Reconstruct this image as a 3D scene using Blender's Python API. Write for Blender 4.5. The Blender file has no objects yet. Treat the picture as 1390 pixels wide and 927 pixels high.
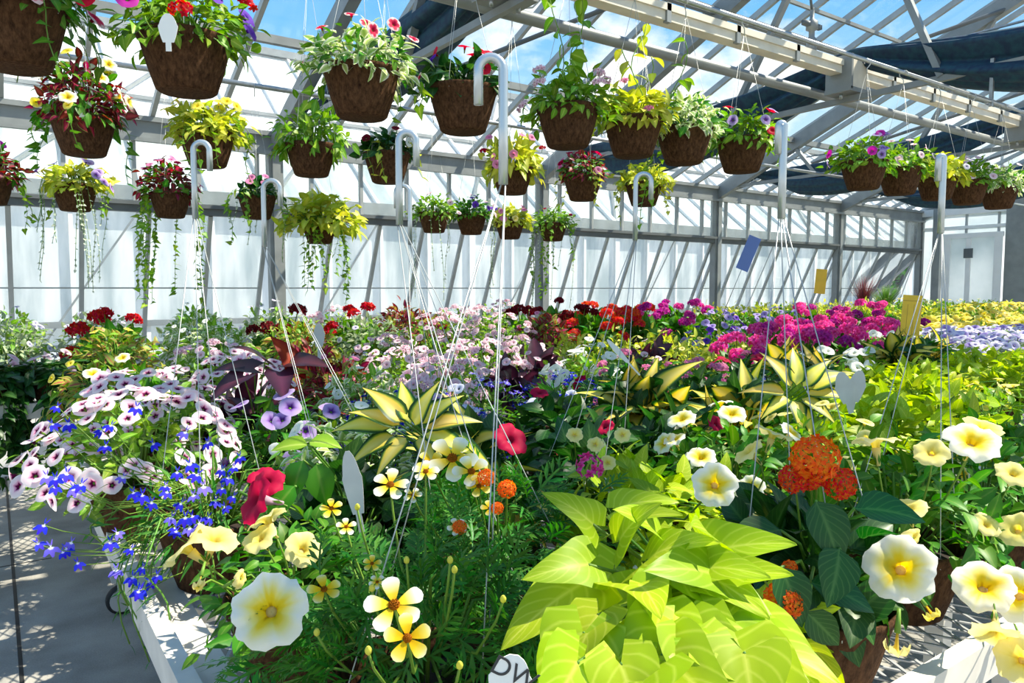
import bpy, math, random
import numpy as np
from mathutils import Vector, Matrix

S = bpy.context.scene
COL = S.collection
PI = math.pi
RNG = np.random.default_rng(7)
random.seed(7)

# ------------------------------------------------------------------ camera
F = 1000.0; CX, CY = 695.0, 463.5
HCAM = 1.40
YAW = math.radians(35.2); PITCH = math.atan(71.5 / 1000)
cam_d = bpy.data.cameras.new('camera'); cam = bpy.data.objects.new('camera', cam_d); COL.objects.link(cam)
cam.location = (0, 0, HCAM); cam.rotation_euler = (PI / 2 - PITCH, 0, -YAW)
cam_d.sensor_width = 36; cam_d.lens = F / 1390 * 36; cam_d.clip_start = 0.05; cam_d.clip_end = 300
S.camera = cam
CR = cam.rotation_euler.to_matrix()
CPOS = Vector((0, 0, HCAM))

def ray(px, py):
    return CR @ Vector(((px - CX) / F, -(py - CY) / F, -1))
def at_depth(px, py, d):
    return CPOS + ray(px, py) * d
def at_z(px, py, z):
    r = ray(px, py); return CPOS + r * ((z - HCAM) / r.z)
def at_y(px, Y):                       # x on the plane y = Y seen in image column px (at eye level)
    r = ray(px, 392); return r.x / r.y * Y
def proj(p):
    q = CR.transposed() @ (Vector(p) - CPOS)
    return CX + F * q.x / -q.z, CY - F * q.y / -q.z, -q.z

# ------------------------------------------------------------------ colour + materials
def lin(h):
    h = h.lstrip('#'); c = [int(h[i:i + 2], 16) / 255 for i in (0, 2, 4)]
    return tuple((x / 12.92 if x <= .04045 else ((x + .055) / 1.055) ** 2.4) for x in c) + (1,)

def nmat(name):
    m = bpy.data.materials.new(name); m.use_nodes = True
    nt = m.node_tree; nt.nodes.clear()
    out = nt.nodes.new('ShaderNodeOutputMaterial')
    return m, nt, out

def plain(name, hexc, rough=.5, metal=0, noise=0, nscale=20, bump=0, hex2=None):
    m, nt, out = nmat(name)
    b = nt.nodes.new('ShaderNodeBsdfPrincipled')
    b.inputs['Base Color'].default_value = lin(hexc); b.inputs['Roughness'].default_value = rough
    b.inputs['Metallic'].default_value = metal
    nt.links.new(b.outputs[0], out.inputs[0])
    if noise or bump:
        tc = nt.nodes.new('ShaderNodeTexCoord')
        n = nt.nodes.new('ShaderNodeTexNoise'); n.inputs['Scale'].default_value = nscale; n.inputs['Detail'].default_value = 6
        nt.links.new(tc.outputs['Object'], n.inputs['Vector'])
        if noise:
            r = nt.nodes.new('ShaderNodeValToRGB')
            c = lin(hexc); c2 = lin(hex2) if hex2 else tuple(x * (1 - noise) for x in c[:3]) + (1,)
            r.color_ramp.elements[0].color = c2; r.color_ramp.elements[1].color = c
            r.color_ramp.elements[0].position = .35; r.color_ramp.elements[1].position = .65
            nt.links.new(n.outputs['Fac'], r.inputs[0]); nt.links.new(r.outputs[0], b.inputs['Base Color'])
        if bump:
            bp = nt.nodes.new('ShaderNodeBump'); bp.inputs['Strength'].default_value = bump; bp.inputs['Distance'].default_value = .01
            nt.links.new(n.outputs['Fac'], bp.inputs['Height']); nt.links.new(bp.outputs[0], b.inputs['Normal'])
    return m

def organ(name, stops, transl=.35, rough=.45, var=.5, spec=.3, hue=.03, chan='Red', tcol=1.25, vein=0, ribs=0):
    """leaf / petal tissue: colour ramp along the stored pattern, varied per leaf, partly translucent"""
    m, nt, out = nmat(name)
    at = nt.nodes.new('ShaderNodeAttribute'); at.attribute_name = 'pat'
    sp = nt.nodes.new('ShaderNodeSeparateColor'); nt.links.new(at.outputs['Color'], sp.inputs[0])
    rp = nt.nodes.new('ShaderNodeValToRGB')
    fac = sp.outputs[chan]
    if vein:                      # streaky star in a petunia face
        ad = nt.nodes.new('ShaderNodeMath'); ad.operation = 'MULTIPLY_ADD'; ad.inputs[1].default_value = -vein
        nt.links.new(sp.outputs['Green'], ad.inputs[0]); nt.links.new(fac, ad.inputs[2]); fac = ad.outputs[0]
    nt.links.new(fac, rp.inputs[0])
    el = rp.color_ramp.elements
    el[0].position, el[0].color = stops[0][0], lin(stops[0][1])
    el[1].position, el[1].color = stops[-1][0], lin(stops[-1][1])
    for p, h in stops[1:-1]:
        e = el.new(p); e.color = lin(h)
    col = rp.outputs[0]
    if ribs:                      # side veins running out from the midrib
        a1 = nt.nodes.new('ShaderNodeMath'); a1.operation = 'MULTIPLY_ADD'; a1.inputs[1].default_value = -.42
        nt.links.new(sp.outputs['Red'], a1.inputs[0]); nt.links.new(sp.outputs['Green'], a1.inputs[2])
        a2 = nt.nodes.new('ShaderNodeMath'); a2.operation = 'MULTIPLY'; a2.inputs[1].default_value = ribs; nt.links.new(a1.outputs[0], a2.inputs[0])
        a3 = nt.nodes.new('ShaderNodeMath'); a3.operation = 'PINGPONG'; a3.inputs[1].default_value = .5; nt.links.new(a2.outputs[0], a3.inputs[0])
        a4 = nt.nodes.new('ShaderNodeMapRange'); nt.links.new(a3.outputs[0], a4.inputs[0]); a4.inputs['From Min'].default_value = 0; a4.inputs['From Max'].default_value = .16
        a4.inputs['To Min'].default_value = .55; a4.inputs['To Max'].default_value = 0
        mxv = nt.nodes.new('ShaderNodeMix'); mxv.data_type = 'RGBA'; nt.links.new(a4.outputs[0], mxv.inputs[0]); nt.links.new(col, mxv.inputs[6])
        mxv.inputs[7].default_value = lin(stops[0][1]); col = mxv.outputs[2]
    ge = nt.nodes.new('ShaderNodeNewGeometry')
    hs = nt.nodes.new('ShaderNodeHueSaturation'); nt.links.new(col, hs.inputs['Color'])
    mr = nt.nodes.new('ShaderNodeMapRange'); nt.links.new(ge.outputs['Random Per Island'], mr.inputs[0])
    mr.inputs['To Min'].default_value = 1 - var * .55; mr.inputs['To Max'].default_value = 1 + var * .45
    nt.links.new(mr.outputs[0], hs.inputs['Value'])
    wn = nt.nodes.new('ShaderNodeTexWhiteNoise'); wn.noise_dimensions = '1D'
    nt.links.new(ge.outputs['Random Per Island'], wn.inputs['W'])
    mh = nt.nodes.new('ShaderNodeMapRange'); nt.links.new(wn.outputs['Value'], mh.inputs[0])
    mh.inputs['To Min'].default_value = .5 - hue; mh.inputs['To Max'].default_value = .5 + hue * .6
    nt.links.new(mh.outputs[0], hs.inputs['Hue'])
    b = nt.nodes.new('ShaderNodeBsdfPrincipled'); nt.links.new(hs.outputs[0], b.inputs['Base Color'])
    b.inputs['Roughness'].default_value = rough; b.inputs['Specular IOR Level'].default_value = spec
    t = nt.nodes.new('ShaderNodeBsdfTranslucent')
    g = nt.nodes.new('ShaderNodeHueSaturation'); g.inputs['Value'].default_value = tcol; g.inputs['Saturation'].default_value = 1.1
    nt.links.new(hs.outputs[0], g.inputs['Color']); nt.links.new(g.outputs[0], t.inputs['Color'])
    mx = nt.nodes.new('ShaderNodeMixShader'); mx.inputs[0].default_value = transl
    nt.links.new(b.outputs[0], mx.inputs[1]); nt.links.new(t.outputs[0], mx.inputs[2]); nt.links.new(mx.outputs[0], out.inputs[0])
    return m

def glass(name, tint='#f4fbff', dirt=.06, dirtcol='#eef4f4', streak=True, scale=1.2, ior=1.3):
    m, nt, out = nmat(name)
    tr = nt.nodes.new('ShaderNodeBsdfTransparent'); tr.inputs[0].default_value = lin(tint)
    gl = nt.nodes.new('ShaderNodeBsdfGlossy'); gl.inputs['Roughness'].default_value = .03
    fr = nt.nodes.new('ShaderNodeFresnel'); fr.inputs[0].default_value = ior
    m1 = nt.nodes.new('ShaderNodeMixShader'); nt.links.new(fr.outputs[0], m1.inputs[0])
    nt.links.new(tr.outputs[0], m1.inputs[1]); nt.links.new(gl.outputs[0], m1.inputs[2])
    di = nt.nodes.new('ShaderNodeBsdfDiffuse'); di.inputs[0].default_value = lin(dirtcol)
    tl = nt.nodes.new('ShaderNodeBsdfTranslucent'); tl.inputs[0].default_value = lin(dirtcol)
    m2 = nt.nodes.new('ShaderNodeMixShader'); m2.inputs[0].default_value = .5
    nt.links.new(di.outputs[0], m2.inputs[1]); nt.links.new(tl.outputs[0], m2.inputs[2])
    tc = nt.nodes.new('ShaderNodeTexCoord'); mp = nt.nodes.new('ShaderNodeMapping')
    mp.inputs['Scale'].default_value = (scale * 3, scale * .8, scale * .8)
    n = nt.nodes.new('ShaderNodeTexNoise'); n.inputs['Scale'].default_value = 1.6; n.inputs['Detail'].default_value = 5
    nt.links.new(tc.outputs['Object'], mp.inputs[0]); nt.links.new(mp.outputs[0], n.inputs['Vector'])
    mr = nt.nodes.new('ShaderNodeMapRange'); mr.inputs['From Min'].default_value = .35; mr.inputs['From Max'].default_value = .7
    mr.inputs['To Min'].default_value = dirt * .35; mr.inputs['To Max'].default_value = dirt * 1.7
    nt.links.new(n.outputs['Fac'], mr.inputs[0])
    m3 = nt.nodes.new('ShaderNodeMixShader'); nt.links.new(mr.outputs[0], m3.inputs[0])
    nt.links.new(m1.outputs[0], m3.inputs[1]); nt.links.new(m2.outputs[0], m3.inputs[2]); nt.links.new(m3.outputs[0], out.inputs[0])
    return m

M = {}
def L(key, stops, **k): M[key] = organ(key, stops, **k)
# leaves: 0 = midrib, 1 = margin
L('leaf_green', [(0, '#6f9a3c'), (.18, '#4a8a22'), (1, '#3f7d1c')])
L('leaf_fresh', [(0, '#a5c35a'), (.2, '#7aa82f'), (1, '#669a26')])
L('leaf_dark', [(0, '#4c7a38'), (.15, '#235a1d'), (1, '#1b4d19')], spec=.45, rough=.4, ribs=7)
L('leaf_fern', [(0, '#3f7f26'), (1, '#35762a')], var=.6)
L('leaf_lime', [(0, '#cfdc58'), (.1, '#a9c422'), (1, '#9aba1a')], transl=.42, var=.5, hue=.02, ribs=6)
L('leaf_yellowgreen', [(0, '#ccd35a'), (1, '#aebd34')], var=.5)
L('leaf_varieg', [(0, '#f2e27a'), (.55, '#e6d44c'), (.68, '#7f9a35'), (.8, '#1f4a1c'), (1, '#173f18')], var=.45, transl=.3)
L('leaf_varieg_white', [(0, '#e8ecd0'), (.5, '#c6d6a0'), (.75, '#5d8a4a'), (1, '#3d7030')], var=.4)
L('leaf_whitelime', [(0, '#8db254'), (.5, '#b9cf86'), (.8, '#eef0d0'), (1, '#f4f4e0')], var=.4)
L('leaf_purple', [(0, '#5a2c3c'), (1, '#2b1420')], spec=.6, rough=.3)
L('leaf_rust', [(0, '#a8571e'), (1, '#7d3613')], transl=.5)
L('leaf_coleus', [(0, '#b03a44'), (.5, '#7d222c'), (.85, '#5a1a22'), (1, '#9aa84a')], var=.6)
L('leaf_redgreen', [(0, '#b0604a'), (.4, '#9aa04a'), (1, '#8fae3e')], var=.6, hue=.05)
L('leaf_grey', [(0, '#a6b48c'), (1, '#8da37c')], var=.5)
L('leaf_silver', [(0, '#d5dcc8'), (1, '#b8c6ae')], var=.4)
L('stem_green', [(0, '#6d9a3a'), (1, '#5f8c33')], transl=.15)
L('grass_red', [(0, '#a8504c'), (1, '#7d3a3a')], var=.6)
# petals: 0 = throat, 1 = rim
def Pm(key, *stops, **k):
    k.setdefault('transl', .45); k.setdefault('var', .22); k.setdefault('hue', .012); k.setdefault('spec', .15); k.setdefault('rough', .6); k.setdefault('tcol', 1.15)
    L(key, list(stops), **k)
Pm('pet_yellow', (0, '#c9a21a'), (.10, '#f2d321'), (.26, '#f8dd3a'), (.46, '#fbf08e'), (.66, '#fdf8d8'), (.85, '#fffdf4'), vein=.2)
Pm('pet_buttery', (0, '#d8c040'), (.35, '#f3e67e'), (1, '#f8f0ae'), vein=.15)
Pm('pet_brightyellow', (0, '#e6c41c'), (.3, '#f8e63c'), (1, '#fcf486'), vein=.15)
Pm('pet_pinkeye', (0, '#3a0f2c'), (.2, '#6a1848'), (.28, '#dc90b0'), (.46, '#fadce6'), (1, '#fff4f6'), vein=.12)
Pm('pet_palepink', (0, '#a05a72'), (.3, '#eebfd0'), (1, '#fae6ea'))
Pm('pet_lavender', (0, '#4a2466'), (.22, '#7a4aa0'), (.5, '#b795d8'), (1, '#d2bce8'), vein=.15)
Pm('pet_lavwhite', (0, '#3a2c54'), (.18, '#a898d0'), (.45, '#dcd4ee'), (1, '#f6f2fb'), vein=.1)
Pm('pet_mauve', (0, '#5a3f80'), (.3, '#a88cd4'), (1, '#c9b8e8'))
Pm('pet_violet', (0, '#3a1460'), (.3, '#6a3ab0'), (1, '#8350c4'))
Pm('pet_indigo', (0, '#f0f0ff'), (.12, '#d8d8ff'), (.2, '#2a22b8'), (1, '#1f18b0'))
Pm('pet_lobelia', (0, '#f0f0ff'), (.14, '#e8e4ff'), (.24, '#4a3ae0'), (1, '#3a2ad6'), tcol=1.2)
Pm('pet_lobelia_light', (0, '#f5f5ff'), (.18, '#ffffff'), (.3, '#8a76ee'), (1, '#7a66e6'))
Pm('pet_paleblue', (0, '#2a2440'), (.16, '#4c4878'), (.3, '#cfd0ee'), (1, '#e6e8fa'))
Pm('pet_crimson', (0, '#5a0a18'), (.3, '#b0122c'), (1, '#c8183a'))
Pm('pet_red', (0, '#a0100c'), (1, '#e0201c'), var=.35)
Pm('pet_darkred', (0, '#4a0810'), (1, '#8a1018'), var=.35)
Pm('pet_orangered', (0, '#d04a1c'), (1, '#f0522a'), var=.4, hue=.03)
Pm('pet_hotpink', (0, '#c42070'), (.4, '#f04a9c'), (1, '#f878ba'), var=.35, hue=.03)
Pm('pet_magenta', (0, '#7a1260'), (.4, '#c22a94'), (1, '#d048a6'), var=.35, hue=.03)
Pm('pet_rose', (0, '#d06a98'), (1, '#f0a0c4'))
Pm('pet_white', (0, '#d8d890'), (.25, '#fafaf0'), (1, '#fdfdf8'))
Pm('pet_redstripe', (0, '#7a0a1c'), (.4, '#c41c34'), (.8, '#d83a50'), (1, '#f4d6d8'), vein=-.3)
Pm('pet_bidens', (0, '#f0c818'), (.3, '#f6da3a'), (.55, '#fbf0a0'), (.8, '#fefce8'), (1, '#ffffff'))
Pm('pet_biyellow', (0, '#f0b808'), (.4, '#f6d020'), (.75, '#fae86a'), (1, '#fdf6c0'))
Pm('pet_disc', (0, '#a8650c'), (1, '#d8921a'))
Pm('pet_lantana', (0, '#f8b030'), (.5, '#fa8428'), (1, '#f86a22'), var=.25, hue=.015)
Pm('pet_lantana_red', (0, '#f4882a'), (.5, '#ee5c22'), (1, '#e24a22'), var=.3, hue=.03)
Pm('pet_tube', (0, '#e8dc8c'), (1, '#ece49a'))
Pm('pet_tube_dull', (0, '#c9a8b8'), (1, '#e0c4d2'))

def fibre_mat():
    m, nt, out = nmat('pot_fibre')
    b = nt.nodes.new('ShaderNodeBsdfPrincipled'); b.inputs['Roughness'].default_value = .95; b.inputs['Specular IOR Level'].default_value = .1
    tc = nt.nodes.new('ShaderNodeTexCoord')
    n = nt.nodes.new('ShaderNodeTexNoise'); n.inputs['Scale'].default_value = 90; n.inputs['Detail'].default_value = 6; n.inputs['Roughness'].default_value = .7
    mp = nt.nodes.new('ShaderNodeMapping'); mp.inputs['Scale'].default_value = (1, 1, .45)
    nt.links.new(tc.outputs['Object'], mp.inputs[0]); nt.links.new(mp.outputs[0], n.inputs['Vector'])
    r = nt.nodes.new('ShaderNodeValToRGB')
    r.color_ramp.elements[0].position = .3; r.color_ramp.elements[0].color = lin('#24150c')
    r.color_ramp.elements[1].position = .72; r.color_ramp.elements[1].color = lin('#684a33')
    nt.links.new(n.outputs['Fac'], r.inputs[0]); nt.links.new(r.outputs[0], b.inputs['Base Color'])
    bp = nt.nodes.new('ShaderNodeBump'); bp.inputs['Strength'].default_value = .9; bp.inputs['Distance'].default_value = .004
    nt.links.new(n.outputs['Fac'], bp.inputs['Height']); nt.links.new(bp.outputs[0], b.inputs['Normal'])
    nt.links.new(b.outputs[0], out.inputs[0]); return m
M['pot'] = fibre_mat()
M['pot_green'] = plain('pot_plastic', '#2a3a2a', .45)
M['soil'] = plain('potting_soil', '#2a1c12', .95, noise=.5, nscale=60, bump=.6)
M['white_metal'] = plain('white_paint', '#e2ddd2', .45, noise=.22, nscale=9)
M['galv'] = plain('galvanised_steel', '#a8adb0', .38, .7, noise=.2, nscale=30)
M['galv_mesh'] = plain('galvanised_mesh', '#c9ccd0', .4, .5, noise=.2, nscale=30)
M['steel'] = plain('grey_steel', '#8f9494', .5, .25, noise=.2, nscale=6)
M['steel_dark'] = plain('dark_steel', '#666c6e', .55, .2, noise=.2, nscale=6)
M['alu'] = plain('aluminium_bar', '#a9aeae', .5, .3, noise=.15, nscale=7)
M['cream'] = plain('cream_paint', '#e6ddca', .5, noise=.15, nscale=8)
M['wire'] = plain('wire_hanger', '#b4b6b2', .4, .3)
M['hook'] = plain('hook_tube', '#bcc4c8', .25, .6)
M['plastic_white'] = plain('label_plastic', '#efeee6', .5)
M['plastic_grey'] = plain('label_plastic_grey', '#c6c6c0', .6, noise=.12, nscale=25)
M['ink'] = plain('label_ink', '#3a3a3a', .7)
M['sticky'] = plain('sticky_card', '#e6bc18', .35, noise=.12, nscale=15)
M['stickyfrm'] = plain('sticky_card_lines', '#b48a14', .5)
M['bluecard'] = plain('blue_card', '#5a78bc', .4)
M['rubber'] = plain('rubber_black', '#1a1a1a', .7)
M['caster'] = plain('caster_grey', '#b4b4b0', .45, .2)
M['cloth'] = plain('shade_cloth', '#1b4656', .75, noise=.35, nscale=25, hex2='#122c48')
def poly_mat():
    m, nt, out = nmat('whitewashed_glazing')
    tc = nt.nodes.new('ShaderNodeTexCoord'); mp = nt.nodes.new('ShaderNodeMapping'); mp.inputs['Scale'].default_value = (3.2, .5, .5)
    n = nt.nodes.new('ShaderNodeTexNoise'); n.inputs['Scale'].default_value = 1.3; n.inputs['Detail'].default_value = 6
    nt.links.new(tc.outputs['Object'], mp.inputs[0]); nt.links.new(mp.outputs[0], n.inputs['Vector'])
    r = nt.nodes.new('ShaderNodeValToRGB'); r.color_ramp.elements[0].position = .35; r.color_ramp.elements[0].color = lin('#bcc8cc')
    r.color_ramp.elements[1].position = .6; r.color_ramp.elements[1].color = lin('#f6f9fa'); nt.links.new(n.outputs['Fac'], r.inputs[0])
    d = nt.nodes.new('ShaderNodeBsdfDiffuse'); t = nt.nodes.new('ShaderNodeBsdfTranslucent')
    nt.links.new(r.outputs[0], d.inputs[0]); nt.links.new(r.outputs[0], t.inputs[0])
    x = nt.nodes.new('ShaderNodeMixShader'); x.inputs[0].default_value = .5
    nt.links.new(d.outputs[0], x.inputs[1]); nt.links.new(t.outputs[0], x.inputs[2]); nt.links.new(x.outputs[0], out.inputs[0]); return m
M['poly'] = poly_mat()
M['white_wall'] = plain('white_board', '#ececea', .5, noise=.08, nscale=5)
M['gravel'] = plain('pale_gravel', '#b5b0a6', .9, noise=.3, nscale=40, bump=.4)
M['bark'] = plain('bark', '#5a4634', .9, noise=.4, nscale=20, bump=.5)
M['roofglass'] = glass('roof_glass', '#fbfaf4', .05)
M['wallglass'] = glass('wall_glass', '#f8faf6', .12, scale=1.6, ior=1.12)

def floor_mat():
    m, nt, out = nmat('concrete_floor')
    b = nt.nodes.new('ShaderNodeBsdfPrincipled'); b.inputs['Roughness'].default_value = .85
    tc = nt.nodes.new('ShaderNodeTexCoord')
    n = nt.nodes.new('ShaderNodeTexNoise'); n.inputs['Scale'].default_value = 3.5; n.inputs['Detail'].default_value = 8
    nt.links.new(tc.outputs['Object'], n.inputs['Vector'])
    n2 = nt.nodes.new('ShaderNodeTexNoise'); n2.inputs['Scale'].default_value = 160; n2.inputs['Detail'].default_value = 3
    nt.links.new(tc.outputs['Object'], n2.inputs['Vector'])
    ad = nt.nodes.new('ShaderNodeMath'); ad.operation = 'MULTIPLY_ADD'; ad.inputs[1].default_value = .35
    nt.links.new(n2.outputs['Fac'], ad.inputs[0]); nt.links.new(n.outputs['Fac'], ad.inputs[2])
    r = nt.nodes.new('ShaderNodeValToRGB')
    r.color_ramp.elements[0].position = .45; r.color_ramp.elements[0].color = lin('#77756f')
    r.color_ramp.elements[1].position = .85; r.color_ramp.elements[1].color = lin('#a5a29a')
    nt.links.new(ad.outputs[0], r.inputs[0])
    nt.links.new(r.outputs[0], b.inputs['Base Color'])
    bp = nt.nodes.new('ShaderNodeBump'); bp.inputs['Strength'].default_value = .25; bp.inputs['Distance'].default_value = .004
    nt.links.new(n2.outputs['Fac'], bp.inputs['Height']); nt.links.new(bp.outputs[0], b.inputs['Normal'])
    nt.links.new(b.outputs[0], out.inputs[0]); return m
M['floor'] = floor_mat()

# ------------------------------------------------------------------ mesh builder (quads only)
class MB:
    def __init__(s): s.V = []; s.Fc = []; s.Mi = []; s.A = []; s.n = 0
    def add(s, V, Fq, mi=0, A=None):
        V = np.asarray(V, float).reshape(-1, 3); Fq = np.asarray(Fq, int).reshape(-1, 4)
        s.V.append(V); s.Fc.append(Fq + s.n); s.Mi.append(np.full(len(Fq), mi))
        s.A.append(np.zeros((len(V), 4)) if A is None else np.asarray(A, float)); s.n += len(V)
        return s
    def many(s, tpl, pos, R, sc, mi=0):
        """copies of a template (V,F,A): pos (k,3), R (k,3,3) columns = local axes, sc (k,) or (k,3)"""
        V, Fq, A = tpl; k = len(pos); sc = np.asarray(sc, float)
        sc = sc.reshape(k, 1, -1) if sc.ndim == 2 else sc.reshape(k, 1, 1)
        W = np.einsum('kij,knj->kni', R, V[None] * sc) + pos[:, None]
        nv = len(V); Ff = (Fq[None] + (np.arange(k) * nv)[:, None, None]).reshape(-1, 4)
        AA = np.broadcast_to(A, (k,) + A.shape).reshape(-1, 4)
        return s.add(W.reshape(-1, 3), Ff, mi, AA)
    def box(s, c, size, R=None, mi=0):
        h = np.array(size) / 2
        V = np.array([[x, y, z] for z in (-1, 1) for y in (-1, 1) for x in (-1, 1)]) * h
        if R is not None: V = V @ np.array(R).T
        Fq = [[0, 2, 3, 1], [4, 5, 7, 6], [0, 1, 5, 4], [2, 6, 7, 3], [0, 4, 6, 2], [1, 3, 7, 5]]
        return s.add(V + np.array(c), Fq, mi)
    def beam(s, a, b, w, h, up=(0, 0, 1), mi=0):
        a = np.array(a, float); b = np.array(b, float); d = b - a; l = np.linalg.norm(d); d /= l
        x = np.cross(d, up); x /= np.linalg.norm(x); z = np.cross(x, d)
        return s.box((a + b) / 2, (w, l, h), np.stack([x, d, z], 1), mi)
    def tube(s, path, rad, n=6, mi=0, pat=0.5):
        P = np.asarray(path, float); k = len(P)
        rad = np.broadcast_to(np.asarray(rad, float), (k,))
        T = np.gradient(P, axis=0); T /= np.linalg.norm(T, axis=1)[:, None] + 1e-12
        x = np.cross(T[0], (0, 0, 1.) if abs(T[0, 2]) < .9 else (1., 0, 0)); X = []
        for t in T:
            x = x - t * x.dot(t); x = x / (np.linalg.norm(x) + 1e-12); X.append(x)
        X = np.array(X); Y = np.cross(T, X)
        a = np.linspace(0, 2 * PI, n, endpoint=False)
        V = P[:, None] + rad[:, None, None] * (np.cos(a)[None, :, None] * X[:, None] + np.sin(a)[None, :, None] * Y[:, None])
        V = np.concatenate([(P[:1, None] + (V[:1] - P[:1, None]) * .05), V, (P[-1:, None] + (V[-1:] - P[-1:, None]) * .05)], 0)
        k += 2
        Fq = [[i * n + j, i * n + (j + 1) % n, (i + 1) * n + (j + 1) % n, (i + 1) * n + j] for i in range(k - 1) for j in range(n)]
        A = np.zeros((k * n, 4)); A[:, 0] = pat
        return s.add(V.reshape(-1, 3), Fq, mi, A)
    def lathe(s, prof, n=24, mi=0, wob=0, c=(0, 0, 0), seed=0):
        rg = np.random.default_rng(seed); a = np.linspace(0, 2 * PI, n, endpoint=False)
        ph = rg.uniform(0, 6, 4)
        w = 1 + wob * (np.sin(2 * a + ph[0]) + .7 * np.sin(3 * a + ph[1]) + .5 * np.sin(5 * a + ph[2]) + .4 * np.sin(9 * a + ph[3]))
        V = np.array([[r * w[j] * math.cos(a[j]), r * w[j] * math.sin(a[j]), z + wob * r * .35 * math.sin(3 * a[j] + ph[1])] for r, z in prof for j in range(n)]) + np.array(c)
        k = len(prof)
        Fq = [[i * n + j, i * n + (j + 1) % n, (i + 1) * n + (j + 1) % n, (i + 1) * n + j] for i in range(k - 1) for j in range(n)]
        return s.add(V, Fq, mi)
    def mesh(s, name, mats, smooth=True):
        V = np.concatenate(s.V); Fq = np.concatenate(s.Fc); Mi = np.concatenate(s.Mi); A = np.concatenate(s.A)
        me = bpy.data.meshes.new(name)
        me.vertices.add(len(V)); me.vertices.foreach_set('co', V.astype(np.float32).ravel())
        me.loops.add(len(Fq) * 4); me.loops.foreach_set('vertex_index', Fq.astype(np.int32).ravel())
        me.polygons.add(len(Fq)); me.polygons.foreach_set('loop_start', np.arange(0, len(Fq) * 4, 4, dtype=np.int32))
        me.polygons.foreach_set('material_index', Mi.astype(np.int32))
        me.polygons.foreach_set('use_smooth', np.full(len(Fq), bool(smooth)))
        at = me.attributes.new('pat', 'FLOAT_COLOR', 'POINT'); at.data.foreach_set('color', A.astype(np.float32).ravel())
        for m in mats: me.materials.append(M[m] if isinstance(m, str) else m)
        me.update(calc_edges=True)
        return me

def link(name, me, parent=None, loc=(0, 0, 0), mat=None):
    o = bpy.data.objects.new(name, me); COL.objects.link(o)
    o.parent = parent; o.location = loc
    if mat is not None: o.matrix_local = mat
    return o
def tag(o, label, cat, group=None, kind=None):
    o['label'] = label; o['category'] = cat
    if group: o['group'] = group
    if kind: o['kind'] = kind
    return o
def thing(name, label, cat, loc=(0, 0, 0), rz=0, group=None):
    o = bpy.data.objects.new(name, None); COL.objects.link(o); o.location = loc; o.rotation_euler = (0, 0, rz)
    o.empty_display_size = .05
    return tag(o, label, cat, group)
def struct(name, mb, mats, smooth=False):
    o = link(name, mb.mesh(name, mats, smooth)); o['kind'] = 'structure'; return o

# ------------------------------------------------------------------ leaf + flower templates
def leaf_tpl(shape, w, nl=4, nw=2, fold=.3, curl=.35, wav=0):
    us = np.linspace(-1, 1, nw + 1); V = []; A = []
    for i in range(nl + 1):
        v = i / nl
        if shape == 'ovate': hw = math.sin(PI * min(1, max(0, v)) ** .72) ** .85 if 0 < v < 1 else 0
        elif shape == 'lance': hw = math.sin(PI * v ** .6) if 0 < v < 1 else 0
        elif shape == 'petal': hw = min(1, (v + .02) ** .6 * 1.05) * (1 - (max(0, v - .62) / .39) ** 2) ** .5
        elif shape == 'heart': hw = (1 - v) ** .72 * min(1, .62 + 3 * v)
        elif shape == 'lime': hw = (1 - v) ** .8 * min(1, .3 + 2.5 * v ** .5) * .92 + .13 * math.exp(-((v - .24) / .13) ** 2) * (1 - v)
        elif shape == 'lobed': hw = (1 - v) ** .8 * min(1, .5 + 2.6 * v) * .82 + .42 * math.exp(-((v - .27) / .1) ** 2)
        hw = max(hw, .015) * w
        for u in us:
            y = v
            if shape in ('heart', 'lobed', 'lime'): y = v - .24 * abs(u) * (1 - v) ** 3
            z = fold * abs(u) * hw - curl * v * v + wav * math.sin(v * 9 + u * 2) * abs(u) * .3
            V.append((u * hw, y * (1 - .12 * curl * v), z)); A.append((abs(u), v, 0, 1))
    m = nw + 1
    Fq = [[i * m + j, i * m + j + 1, (i + 1) * m + j + 1, (i + 1) * m + j] for i in range(nl) for j in range(nw)]
    return np.array(V), np.array(Fq), np.array(A)

def merge(parts):
    V = []; Fq = []; A = []; n = 0
    for v, f, a in parts: V.append(v); Fq.append(f + n); A.append(a); n += len(v)
    return np.concatenate(V), np.concatenate(Fq), np.concatenate(A)
def rot(axis, a): return np.array(Matrix.Rotation(a, 3, axis))
def xf(tpl, R=np.eye(3), t=(0, 0, 0), s=1): return tpl[0] * s @ np.asarray(R).T + np.array(t), tpl[1], tpl[2]

def fern_tpl():
    lf = leaf_tpl('lance', .13, 2, 2, .2, .2); ps = [leaf_tpl('lance', .035, 3, 2, .3, .25)]
    for v, l in ((.18, .42), (.36, .46), (.54, .40), (.72, .3)):
        for sgn in (-1, 1):
            ps.append(xf(lf, rot('Z', -sgn * .75), (0, v, -.25 * v * v), l))
            ps.append(xf(lf, rot('Z', -sgn * 1.25), (sgn * l * .33, v + l * .3, -.25 * v * v), l * .45))
    ps.append(xf(lf, np.eye(3), (0, .75, -.14), .3))
    return merge(ps)

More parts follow.
